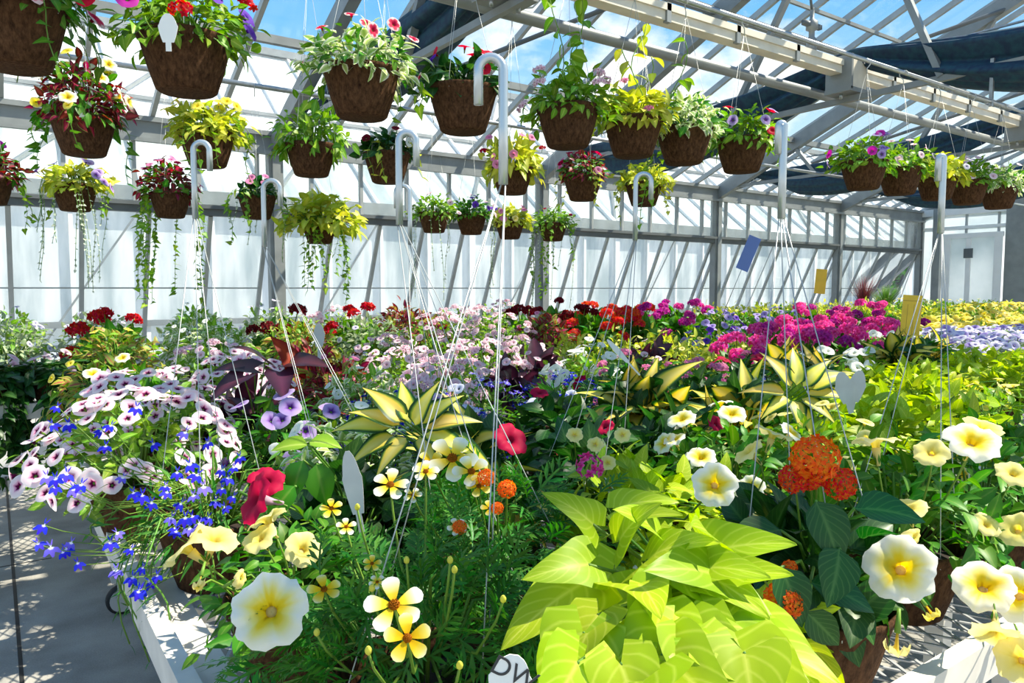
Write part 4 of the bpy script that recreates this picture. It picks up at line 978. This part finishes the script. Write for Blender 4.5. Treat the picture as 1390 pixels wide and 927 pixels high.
t_ = link('trailing_stems', mb_, lo, (0, 0, PH)); t_.rotation_euler = (0, 0, -lo.rotation_euler.z)
# extra big leaves for the sweet potato vine in front
def big_leaves(root, spec, name, mats=('leaf_lime', 'leaf_dark', 'stem_green')):
    mb = MB(); W = (Matrix.Translation(root.location) @ Matrix.Rotation(root.rotation_euler.z, 4, 'Z')).inverted(); R3 = W.to_3x3()
    right = CR @ Vector((1, 0, 0)); fw = Vector((math.sin(YAW), math.cos(YAW), 0)); up = Vector((0, 0, 1))
    for (px, py, dp, l, yd, nz, tpl, mi) in spec:
        p = at_depth(px, py, dp)
        y = (right * yd[0] + up * yd[1] - fw * yd[2]).normalized(); z = (right * nz[0] + up * nz[1] - fw * nz[2])
        z = (z - y * z.dot(y)).normalized(); x = y.cross(z)
        R = np.array((R3 @ Matrix((x, y, z)).transposed())); q = W @ p
        mb.many(LT[tpl], np.array([q]), np.array([R]), np.array([l]), mi)
        b = W @ (root.location + Vector((0, 0, PH + .01))); mid = (q + b) * .5 + Vector((0, 0, .03))
        mb.tube([q, mid, b], [.002, .0024, .003], 5, 2)
    return link(name, mb.mesh(name, list(mats)), root)
rg = np.random.default_rng(12); LV = []
for k in range(46):
    u, v = rg.uniform(0, 1), rg.uniform(0, 1) ** .8
    px = 765 + v * 10 + u * (185 + 90 * v); py = 715 + v * 195
    dp = .93 - .22 * v + rg.uniform(-.03, .03)
    LV.append((px, py, dp, rg.uniform(.08, .12), ((px - 900) / 190 + rg.normal() * .35, .45 - .9 * v + rg.normal() * .25, .35 + .3 * v), (rg.normal() * .25, .9, .45 + rg.normal() * .2), 'lime', 0))
LV += [(805, 712, .9, .075, (-.6, .7, .3), (.2, .7, .6), 'lime', 0), (840, 690, .95, .075, (.8, .4, .2), (0, .9, .4), 'lime', 0)]
big_leaves(HERO['lime1'], LV, 'trailing_leaves')
big_leaves(la, [
 (1108, 680, .98, .085, (.2, -.7, .6), (0, .5, .9), 'broad', 1), (1140, 745, .95, .08, (-.3, -.4, .6), (0, .5, .9), 'broad', 1), (1100, 790, .95, .085, (.9, -.15, .3), (0, .9, .5), 'broad', 1),
 (1060, 770, .93, .075, (.3, -.8, .5), (0, .5, .8), 'broad', 1), (1160, 690, 1.0, .09, (.9, .1, .3), (0, .9, .5), 'broad', 1), (1060, 720, 1.0, .085, (-.9, 0, .3), (0, .9, .5), 'broad', 1), (1095, 830, .92, .06, (.7, -.7, .3), (-.3, .4, .8), 'broad', 1)], 'large_leaves')

def rosette(root, spec, base):
    out_ = []
    for (tx, ty, l, bk) in spec:                   # tip in the photo, base point of the rosette, leaf length, lean to the viewer
        bx, by, dp = base; bx = bx + (tx - bx) * .22; by = by + (ty - by) * .22
        out_.append((bx, by, dp, l * .68, ((tx - bx) / 100, -(ty - by) / 100, bk), (0, .75, .65), 'hosta', 0))
    big_leaves(root, out_, 'variegated_leaves', ('leaf_varieg', 'leaf_dark', 'stem_green'))
rosette(HERO['hosA'], [(508, 513, .15, .1), (545, 520, .14, -.1), (428, 546, .17, .15), (640, 548, .15, .1), (612, 524, .14, 0), (450, 604, .14, .5), (705, 612, .19, .4), (600, 612, .12, .6), (520, 610, .13, .5), (575, 530, .13, .2), (480, 530, .14, .2), (640, 585, .15, .4)], (560, 590, 1.42))
rosette(HERO['hosC'], [(1050, 470, .17, .1), (1085, 462, .16, 0), (1152, 484, .2, .1), (1010, 508, .17, .2), (1125, 470, .16, .1), (1075, 560, .15, .5), (1030, 540, .15, .4), (1120, 545, .15, .5), (1150, 515, .16, .3), (1100, 585, .14, .6)], (1080, 540, 2.05))
big_leaves(HERO['crim'], [(418, 604, 1.32, .065, (-.9, .12, .2), (0, .9, .4), 'broad', 0), (420, 600, 1.32, .06, (.9, .1, .2), (0, .9, .4), 'broad', 0), (412, 625, 1.28, .07, (-.3, -.8, .4), (-.2, .5, .8), 'broad', 1), (430, 630, 1.28, .075, (.25, -.9, .3), (.1, .4, .9), 'broad', 1), (400, 660, 1.26, .07, (-.5, -.5, .5), (-.1, .6, .8), 'broad', 1)], 'large_leaves', ('leaf_fresh', 'leaf_green', 'stem_green'))
# ------------------------------------------------------------------ hangers standing up from bench baskets
def standing_hanger(root, px, py_top, bend, R=.02, zjoin=None):
    base = root.location + Vector((0, 0, PH))
    dp = proj(base)[2]
    top = at_depth(px, py_top, dp); hgt = top.z - base.z - R
    ap = Matrix.Rotation(-root.rotation_euler.z, 3, 'Z') @ Vector((top.x - base.x, top.y - base.y, 0))
    cl = .15
    h = link('hanger', hanger_mesh(hgt - cl, 4, .118, .0010, (ap.x, ap.y)), root, (0, 0, PH))
    right = -YAW if bend > 0 else PI - YAW
    link('hook', cane_mesh(cl, R, right - root.rotation_euler.z), h, (ap.x, ap.y, hgt - cl))
standing_hanger(HERO['bid1'], 683, 78, -1, .0165)
standing_hanger(HERO['lob'], 262, 193, 1, .018)
standing_hanger(HERO['bid2'], 541, 180, 1, .016)
standing_hanger(HERO['lant'], 1064, 168, -1, .004)
standing_hanger(HERO['yelB'], 1281, 212, -1, .005)
standing_hanger(HERO['dk1'], 863, 236, 1, .02)
def nearest(px, Y):
    x = at_y(px, Y); return min((p for p in PLANTS), key=lambda q: (q[2] - x) ** 2 + (q[3] - Y) ** 2)[0]
standing_hanger(nearest(360, 1.9), 357, 245, 1, .022)
standing_hanger(nearest(560, 1.85), 556, 252, -1, .02)
_d = min((p for p in PLANTS if p[1]['key'] == 'darkleaf'), key=lambda q: (q[2] - at_y(375, 2.58)) ** 2 + (q[3] - 2.58) ** 2)[0]
big_leaves(_d, [(400, 498, 2.3, .12, (-.35, .8, .1), (.8, .3, .5), 'heart', 0), (395, 492, 2.28, .13, (.75, .15, .3), (0, .9, .4), 'heart', 1), (345, 500, 2.3, .12, (-.8, .2, .3), (0, .9, .4), 'heart', 1), (360, 490, 2.3, .12, (-.3, .5, .5), (0, .9, .4), 'heart', 1), (380, 505, 2.25, .12, (.3, -.3, .8), (0, .9, .4), 'heart', 1), (330, 510, 2.25, .12, (-.6, -.3, .6), (0, .9, .4), 'heart', 1)], 'large_leaves', ('leaf_rust', 'leaf_purple', 'stem_green'))
# ------------------------------------------------------------------ hanging baskets
def hanging(px, Y, rimz, railz, key, label, fl, sx=1, sz=1, climb=None, trails=None, group=None, scale=1.0, fcount=1.0):
    x = at_y(px, Y); SEED[0] += 1; seed = SEED[0]
    root = plant(key, x, Y, rimz - PH * scale, seed, sx, sz, 1, label, group, fl=False, name='hanging_' + SP[key]['name'])
    root.scale = (scale,) * 3; root['category'] = 'hanging basket'
    rg = np.random.default_rng(seed); put_flowers(root, SP[key], rg, fcount, PH, sx, sz, fl)
    hgt = (railz - rimz) / scale - .07
    h = link('hanger', hanger_mesh(hgt, 3), root, (0, 0, PH))
    mb = MB(); a = np.linspace(-.6, PI * 1.15, 12); mb.tube([(0, 0, 0), (0, 0, .03)] + [(0, -.022 * math.cos(t), .06 + .022 * math.sin(t)) for t in a], .003, 6)
    link('hook', mb.mesh('hook', ['wire']), h, (0, 0, hgt))
    if climb: link('climbing_vine', climb_mesh(seed, *climb), root, (0, 0, PH))
    if trails:
        for (n, ln, leaf, lm, ls) in trails:
            t = link('trailing_vine', trail_mesh(seed, n, ln, leaf, lm, ls), root, (0, 0, PH)); t.rotation_euler = (0, 0, rg.uniform(0, 6))
    return root
sp('h_green', 'foliage_basket', '', 'hanging basket', leaf='ovate', lm='leaf_fresh', N=330, ls=(.03, .058), rx=.19, rz=.15, th=108, fl=[])
sp('h_mid', 'foliage_basket', '', 'hanging basket', leaf='ovate', lm='leaf_green', N=340, ls=(.03, .055), rx=.185, rz=.15, th=108, fl=[])
sp('h_dark', 'foliage_basket', '', 'hanging basket', leaf='broad', lm='leaf_dark', N=150, ls=(.04, .07), rx=.15, rz=.13, th=100, fl=[])
sp('h_lime', 'foliage_basket', '', 'hanging basket', leaf='heart', lm='leaf_yellowgreen', N=280, ls=(.035, .06), rx=.19, rz=.14, th=112, fl=[])
sp('h_coleus', 'coleus_basket', '', 'hanging basket', leaf='ovate', lm='leaf_coleus', N=240, ls=(.04, .065), rx=.18, rz=.2, th=100, lm2='leaf_green', N2=110, fl=[])
sp('h_varieg', 'foliage_basket', '', 'hanging basket', leaf='ovate', lm='leaf_whitelime', N=300, ls=(.03, .058), rx=.19, rz=.15, th=106, lm2='leaf_green', fl=[])
IVY = lambda n, a=.15, b=.35, lm='leaf_fresh': (n, (a, b), 'ivy', lm, (.03, .05))
SIL = lambda n, a=.15, b=.4: (n, (a, b), 'round', 'leaf_silver', (.012, .02))
SPM = 'smallpetunia'
G1, G2, G3 = 'fibre baskets in the nearest hanging row', 'fibre baskets in the middle hanging row', 'fibre baskets in the hanging row by the glass wall'
R1 = [
 (36, 'h_mid', 'big fibre basket of trailing green leaves with red striped petunias, cut by the picture edge', [(SPM, 'pet_redstripe', (.03, .036), 5), (SPM, 'pet_red', (.022, .03), 5)], dict(trails=[IVY(4, .1, .25, 'leaf_green'), SIL(5, .15, .3)], fcount=1)),
 (262, 'h_green', 'hanging basket with purple and magenta petunias, red flowers and a white tag', [(SPM, 'pet_violet', (.026, .032), 7), (SPM, 'pet_magenta', (.028, .032), 2), ('verbena', 'pet_red', (.026, .034), 4)], dict(trails=[IVY(4, .05, .15)])),
 (495, 'h_varieg', 'hanging basket of pale variegated leaves with small red flowers, left of the dark foliage one', [(SPM, 'pet_redstripe', (.02, .024), 9)], dict(trails=[IVY(5, .05, .2)])),
 (630, 'h_dark', 'hanging basket of dark leaves with one purple and several red flowers', [(SPM, 'pet_red', (.022, .028), 7), (SPM, 'pet_violet', (.026, .03), 2)], dict(trails=[IVY(3, .05, .12, 'leaf_dark')])),
 (770, 'h_green', 'hanging basket with the tallest climbing vine, beside the silver cane hook', [('verbena', 'pet_palepink', (.02, .026), 6)], dict(climb=(.52, 'leaf_fresh', (.05, .09)))),
 (857, 'h_lime', 'hanging basket with yellow green climbing shoots, second with climbers', [('verbena', 'pet_rose', (.018, .024), 3)], dict(climb=(.42, 'leaf_yellowgreen', (.05, .085)))),
 (925, 'h_varieg', 'hanging basket with pale leaves and a climbing vine, third with climbers', [(SPM, 'pet_white', (.015, .02), 6)], dict(climb=(.38, 'leaf_fresh', (.04, .075)), trails=[IVY(3, .2, .45)])),
 (1003, 'h_green', 'hanging basket of bright green leaves with red and lilac flowers, last before the gap', [(SPM, 'pet_red', (.022, .026), 3), (SPM, 'pet_lavender', (.022, .026), 3)], dict(trails=[IVY(3, .05, .2)])),
 (1167, 'h_green', 'first hanging basket after the gap, green with lilac pink flowers', [(SPM, 'pet_lavender', (.022, .028), 8), (SPM, 'pet_magenta', (.022, .026), 3)], {}),
 (1216, 'h_green', 'second hanging basket after the gap, with pale pink flowers', [(SPM, 'pet_palepink', (.02, .026), 12)], dict(trails=[IVY(3, .05, .15, 'leaf_yellowgreen')])),
 (1266, 'h_lime', 'third hanging basket after the gap, with yellow green leaves', [(SPM, 'pet_lavwhite', (.02, .024), 6)], {}),
 (1308, 'h_green', 'fourth hanging basket after the gap, green with pink flowers', [(SPM, 'pet_palepink', (.02, .026), 12)], {}),
 (1350, 'h_varieg', 'last hanging basket of the nearest row, nearest the end wall', [(SPM, 'pet_palepink', (.018, .024), 8)], {}),
]
for px, key, lb, fl, kw in R1: hanging(px, 2.1, 2.05, 2.56, key, lb, fl, group=G1, scale=.93, **kw)
R2 = [
 (122, 'h_coleus', 'hanging basket of wine red coleus with yellow petunias in front', [('petunia', 'pet_yellow', (.03, .036), 7), (SPM, 'pet_brightyellow', (.02, .026), 5)], dict(trails=[IVY(5, .1, .3, 'leaf_green')], sz=1.25)),
 (287, 'h_lime', 'hanging basket of yellow petunias, behind the basket with the white tag', [('petunia', 'pet_brightyellow', (.026, .03), 8)], dict(trails=[IVY(5, .1, .25)])),
 (426, 'h_green', 'hanging basket of plain green leaves, beside the slanting roof rafter', [], dict(sz=1.5)),
 (528, 'h_dark', 'hanging basket of dark leaves with white flowers and lime trailers', [(SPM, 'pet_white', (.024, .028), 3), (SPM, 'pet_darkred', (.02, .024), 4)], dict(trails=[IVY(3, .1, .22, 'leaf_yellowgreen')])),
 (695, 'h_lime', 'hanging basket of lime leaves with pink flowers, behind the tall cane hook wires', [(SPM, 'pet_rose', (.022, .026), 6), ('verbena', 'pet_crimson', (.022, .026), 2)], dict(sz=1.5)),
 (790, 'h_coleus', 'hanging basket of burgundy leaves and deep pink flowers', [(SPM, 'pet_crimson', (.022, .028), 7), (SPM, 'pet_rose', (.02, .024), 4)], dict(trails=[IVY(4, .1, .25, 'leaf_yellowgreen')], sx=.85, sz=.8)),
 (872, 'h_lime', 'hanging basket of lime foliage, last in the middle hanging row', [], dict(trails=[IVY(5, .1, .3, 'leaf_yellowgreen')])),
]
for px, key, lb, fl, kw in R2: hanging(px, 3.3, 2.05, 2.86, key, lb, fl, group=G2, scale=.93, **kw)
R3 = [
 (-8, 1.98, 'h_coleus', 'basket of dark red coleus hanging by the glass wall, cut by the picture edge', [(SPM, 'pet_magenta', (.024, .028), 3)], dict(trails=[IVY(4, .2, .4)])),
 (107, 1.97, 'h_lime', 'basket of purple and yellow petunias with silvery trailers, hanging by the glass wall', [(SPM, 'pet_lavender', (.026, .032), 8), (SPM, 'pet_brightyellow', (.024, .03), 4)], dict(trails=[SIL(16, .25, .65), IVY(4, .1, .3)])),
 (235, 1.96, 'h_coleus', 'basket of pinkish red coleus hanging by the glass wall', [(SPM, 'pet_rose', (.02, .026), 8), (SPM, 'pet_crimson', (.02, .026), 6)], dict(trails=[IVY(10, .3, .75, 'leaf_fresh')])),
 (352, 1.98, 'h_dark', 'basket of dark leaves and pink flowers hanging by the glass wall', [(SPM, 'pet_rose', (.024, .028), 6)], dict(trails=[IVY(7, .15, .4), SIL(6, .2, .5)])),
 (435, 1.84, 'h_lime', 'low hung basket with long lime green trailing vines, by the glass wall', [], dict(trails=[IVY(16, .2, .65)], sx=1.6, sz=1.7)),
 (590, 1.95, 'h_green', 'basket of pale green leaves hanging by the glass wall, fourth from its last', [(SPM, 'pet_palepink', (.02, .026), 6)], dict(trails=[SIL(6, .3, .7)])),
 (640, 1.95, 'h_mid', 'basket with violet flowers hanging by the glass wall, third from its last', [(SPM, 'pet_violet', (.022, .028), 6), (SPM, 'pet_palepink', (.02, .026), 6)], dict(trails=[SIL(4, .3, .7)])),
 (692, 1.93, 'h_lime', 'basket of pink and cream flowers hanging by the glass wall, second from its last', [(SPM, 'pet_rose', (.02, .026), 7), (SPM, 'pet_buttery', (.02, .026), 4)], {}),
 (750, 1.93, 'h_green', 'last basket hanging by the glass wall, with long thin trailers', [(SPM, 'pet_crimson', (.016, .02), 4)], dict(trails=[SIL(10, .3, .8), IVY(6, .3, .7)])),
]
for px, rz_, key, lb, fl, kw in R3: hanging(px, 4.75, rz_, 2.66, key, lb, fl, group=G3, scale=.95, **kw)

# ------------------------------------------------------------------ labels, cards
def stake(label, px, py, dp, w, h, shape='oval', mat='plastic_grey', lean=0, text=None, tilt=0, sink=.06, name='plant_label'):
    p = at_depth(px, py, dp)
    o = thing(name, label, 'plant label', tuple(p)); o.rotation_euler = (tilt, lean, -YAW * .9)
    mb = MB(); n = 14; V = []
    prof = []
    for i in range(n + 1):
        t = i / n
        if shape == 'oval': hw = w / 2 * min(1, (1 - (1 - min(1, 1.35 * (1 - t) + .02)) ** 2) ** .5 if t > .6 else 1 - .45 * (1 - t / .6) ** 1.5)
        else: hw = w / 2
        prof.append((hw, (t - .5) * h))
    for y in (-.0006, .0006):
        for hw, z in prof: V += [(-hw, y, z), (hw, y, z)]
    m = 2 * (n + 1)
    Fq = [[2 * i, 2 * i + 1, 2 * i + 3, 2 * i + 2] for i in range(n)] + [[m + 2 * i, m + 2 * i + 2, m + 2 * i + 3, m + 2 * i + 1] for i in range(n)]
    Fq += [[2 * i, 2 * i + 2, m + 2 * i + 2, m + 2 * i] for i in range(n)] + [[2 * i + 1, m + 2 * i + 1, m + 2 * i + 3, 2 * i + 3] for i in range(n)] + [[2 * n, 2 * n + 1, m + 2 * n + 1, m + 2 * n]]
    mb.add(V, Fq); link('blade', mb.mesh('blade', [mat], False), o)
    mb = MB(); mb.box((0, 0, -h / 2 - sink / 2), (w * .28, .0012, sink)); link('stake', mb.mesh('stake', [mat], False), o)
    if text:
        cu = bpy.data.curves.new('lettering', 'FONT'); cu.body = text; cu.size = w * .62; cu.align_x = 'CENTER'; cu.extrude = .0003
        t = bpy.data.objects.new('lettering', cu); COL.objects.link(t); t.parent = o; t.location = (0, -.0010, h * .02); t.rotation_euler = (PI / 2, 0.35, 0)
        cu.materials.append(M['ink']); bpy.context.view_layer.update()
        me = bpy.data.meshes.new_from_object(t.evaluated_get(bpy.context.evaluated_depsgraph_get())); mt = t.matrix_basis.copy(); bpy.data.objects.remove(t)
        t = link('lettering', me, o, mat=mt)
    return o
stake('long grey white plant label standing between the near plants', 479, 655, 1.0, .027, .088, lean=-.16)
stake('small white plant label with dark letters, at the bottom among ferny leaves', 692, 925, .66, .04, .05, mat='plastic_white', text='DW', lean=.15)
stake('pale grey plant label among white edged foliage', 433, 455, 2.5, .04, .08)
stake('white plant label on the basket with purple and magenta petunias', 228, 38, 1.70, .045, .065, mat='plastic_white', sink=.02)
stake('slanting white plant label among the pink verbena', 838, 476, 2.4, .02, .1, mat='plastic_white', lean=-.75)
stake('left half of the pair of pale grey heart shaped labels', 1146, 526, 1.95, .05, .085, lean=-.3, sink=.03)
stake('right half of the pair of pale grey heart shaped labels', 1163, 524, 1.97, .05, .085, lean=.2, sink=.03)
def card(label, px, py, dp, w, h, mat, lean=0, yaw=None, lines=True, stakeh=.3, cat='sticky card'):
    p = at_depth(px, py, dp); o = thing('insect_card', label, cat, tuple(p)); o.rotation_euler = (0, lean, -YAW if yaw is None else yaw)
    mb = MB(); mb.box((0, 0, 0), (w, .0015, h)); link('card', mb.mesh('card', [mat], False), o)
    if lines:
        mb = MB(); mb.box((0, 0, h * .36), (w * .98, .0022, .004)); mb.box((-w * .22, 0, -.03), (.003, .0022, h * .8)); mb.box((w * .1, 0, -.03), (.003, .0022, h * .8)); link('printed_line', mb.mesh('lines', ['stickyfrm'], False), o)
    mb = MB(); mb.tube([(0, .003, h * .3), (0, .003, -h / 2 - stakeh)], .0025, 6); link('stake', mb.mesh('stake', ['galv']), o)
    return o
card('yellow sticky card standing before the yellow petunias', 1237, 428, 4.3, .115, .235, 'sticky', .06)
card('smaller yellow sticky card near the glass wall', 1114, 382, 6.0, .09, .2, 'sticky', .08, lines=False)
card('slanting blue card on a thin stake near the glass wall', 1016, 344, 4.9, .085, .235, 'bluecard', .38, lines=False, stakeh=.35, cat='blue card')
# red fountain grass at the back
def grass(label, x, y, h, lm, seed, n=160, spread=.25):
    o = thing('fountain_grass_pot', label, 'potted plant', (x, y, .855)); rg = np.random.default_rng(seed)
    link('pot', POT_P, o); mb = MB()
    for k in range(n):
        a = rg.uniform(0, 6.28); r = rg.uniform(0, 1) * spread; hh = h * rg.uniform(.6, 1)
        mb.tube([(.03 * math.cos(a), .03 * math.sin(a), PH - .03), (r * .4 * math.cos(a), r * .4 * math.sin(a), PH + hh * .6), (r * math.cos(a), r * math.sin(a), PH + hh)], [.003, .0025, .0008], 4)
    link('grass_blades', mb.mesh('grass_blades', [lm]), o)
grass('red fountain grass in a pot before the glass wall', at_y(1172, 5.95), 5.95, .62, 'grass_red', 1)
grass('green tufted grass in a pot before the glass wall', at_y(1203, 5.95), 5.95, .46, 'leaf_fresh', 2, 200, .3)

# ------------------------------------------------------------------ labels for the bench plants
from collections import defaultdict
gr = defaultdict(list)
for root, spec, x, y, row in PLANTS: gr[(row, spec['desc'])].append((x, root))
ORD = ['first', 'second', 'third', 'fourth', 'fifth', 'sixth', 'seventh', 'eighth', 'ninth', 'tenth', 'eleventh', 'twelfth', 'thirteenth', 'fourteenth', 'fifteenth', 'sixteenth', 'seventeenth', 'eighteenth', 'nineteenth', 'twentieth'] + ['number %d' % k for k in range(21, 60)]
for (row, desc), lst in gr.items():
    lst.sort(key=lambda t: t[0])
    for k, (x, root) in enumerate(lst):
        if len(lst) == 1: root['label'] = 'only %s in the %s row of plants' % (desc, row)
        else: root['label'] = '%s %s from the aisle, %s row of plants' % (ORD[k], desc, row)
        root['group'] = desc + 's on the benches'

# ------------------------------------------------------------------ light
w = bpy.data.worlds.new('world'); S.world = w; w.use_nodes = True; nt = w.node_tree; nt.nodes.clear()
out = nt.nodes.new('ShaderNodeOutputWorld'); bg = nt.nodes.new('ShaderNodeBackground')
tc = nt.nodes.new('ShaderNodeTexCoord'); sx_ = nt.nodes.new('ShaderNodeSeparateXYZ'); nt.links.new(tc.outputs['Generated'], sx_.inputs[0])
r1 = nt.nodes.new('ShaderNodeValToRGB'); nt.links.new(sx_.outputs['Z'], r1.inputs[0])
e = r1.color_ramp.elements
e[0].position = 0; e[0].color = lin('#eef2f4'); e[1].position = .8; e[1].color = lin('#4a96e6')
k = e.new(.2); k.color = lin('#b4dcf6'); k = e.new(.32); k.color = lin('#6cb6f2')
mp = nt.nodes.new('ShaderNodeMapping'); mp.inputs['Scale'].default_value = (1, 1, 1.6); nt.links.new(tc.outputs['Generated'], mp.inputs[0])
nz = nt.nodes.new('ShaderNodeTexNoise'); nz.inputs['Scale'].default_value = 3.2; nz.inputs['Detail'].default_value = 8; nz.inputs['Roughness'].default_value = .58
nt.links.new(mp.outputs[0], nz.inputs['Vector'])
r2 = nt.nodes.new('ShaderNodeValToRGB'); r2.color_ramp.elements[0].position = .545; r2.color_ramp.elements[1].position = .66; last = nz.outputs['Fac']
for (cx_, cy_, c0, amp) in ((1125, 75, .9935, .16), (1000, 150, .9945, .11), (860, 130, .995, .09)):
    d0 = ray(cx_, cy_).normalized()
    dt = nt.nodes.new('ShaderNodeVectorMath'); dt.operation = 'DOT_PRODUCT'; dt.inputs[1].default_value = d0; nt.links.new(tc.outputs['Generated'], dt.inputs[0])
    m_ = nt.nodes.new('ShaderNodeMapRange'); nt.links.new(dt.outputs['Value'], m_.inputs[0]); m_.inputs['From Min'].default_value = c0; m_.inputs['From Max'].default_value = 1
    m_.inputs['To Min'].default_value = 0; m_.inputs['To Max'].default_value = amp
    a_ = nt.nodes.new('ShaderNodeMath'); a_.operation = 'ADD'; nt.links.new(last, a_.inputs[0]); nt.links.new(m_.outputs[0], a_.inputs[1]); last = a_.outputs[0]
nt.links.new(last, r2.inputs[0])
mx = nt.nodes.new('ShaderNodeMix'); mx.data_type = 'RGBA'; nt.links.new(r2.outputs[0], mx.inputs[0]); nt.links.new(r1.outputs[0], mx.inputs[6]); mx.inputs[7].default_value = (1.05, 1.06, 1.08, 1)
nt.links.new(mx.outputs[2], bg.inputs[0]); bg.inputs[1].default_value = .95; nt.links.new(bg.outputs[0], out.inputs[0])
sl = bpy.data.lights.new('sun', 'SUN'); so = bpy.data.objects.new('sun', sl); COL.objects.link(so)
sl.energy = 8.2; sl.angle = math.radians(.55); sl.color = (1, .94, .82)
el = math.radians(54); hd = Vector((.88, -.47, 0)).normalized()
so.rotation_euler = (hd * math.cos(el) + Vector((0, 0, math.sin(el)))).to_track_quat('Z', 'Y').to_euler()
so.location = (6, -4, 12)

S.view_settings.view_transform = 'Standard'; S.view_settings.look = 'None'; S.view_settings.gamma = 1; S.view_settings.use_curve_mapping = False
S.view_settings.exposure = 0.5
c = S.cycles
c.max_bounces = 8; c.diffuse_bounces = 4; c.glossy_bounces = 3; c.transmission_bounces = 5; c.transparent_max_bounces = 14
c.use_denoising = True; c.sample_clamp_indirect = 8
print('OBJECTS', len(bpy.data.objects), 'PLANTS', len(PLANTS), 'FACES', sum(len(m.polygons) for m in bpy.data.meshes))
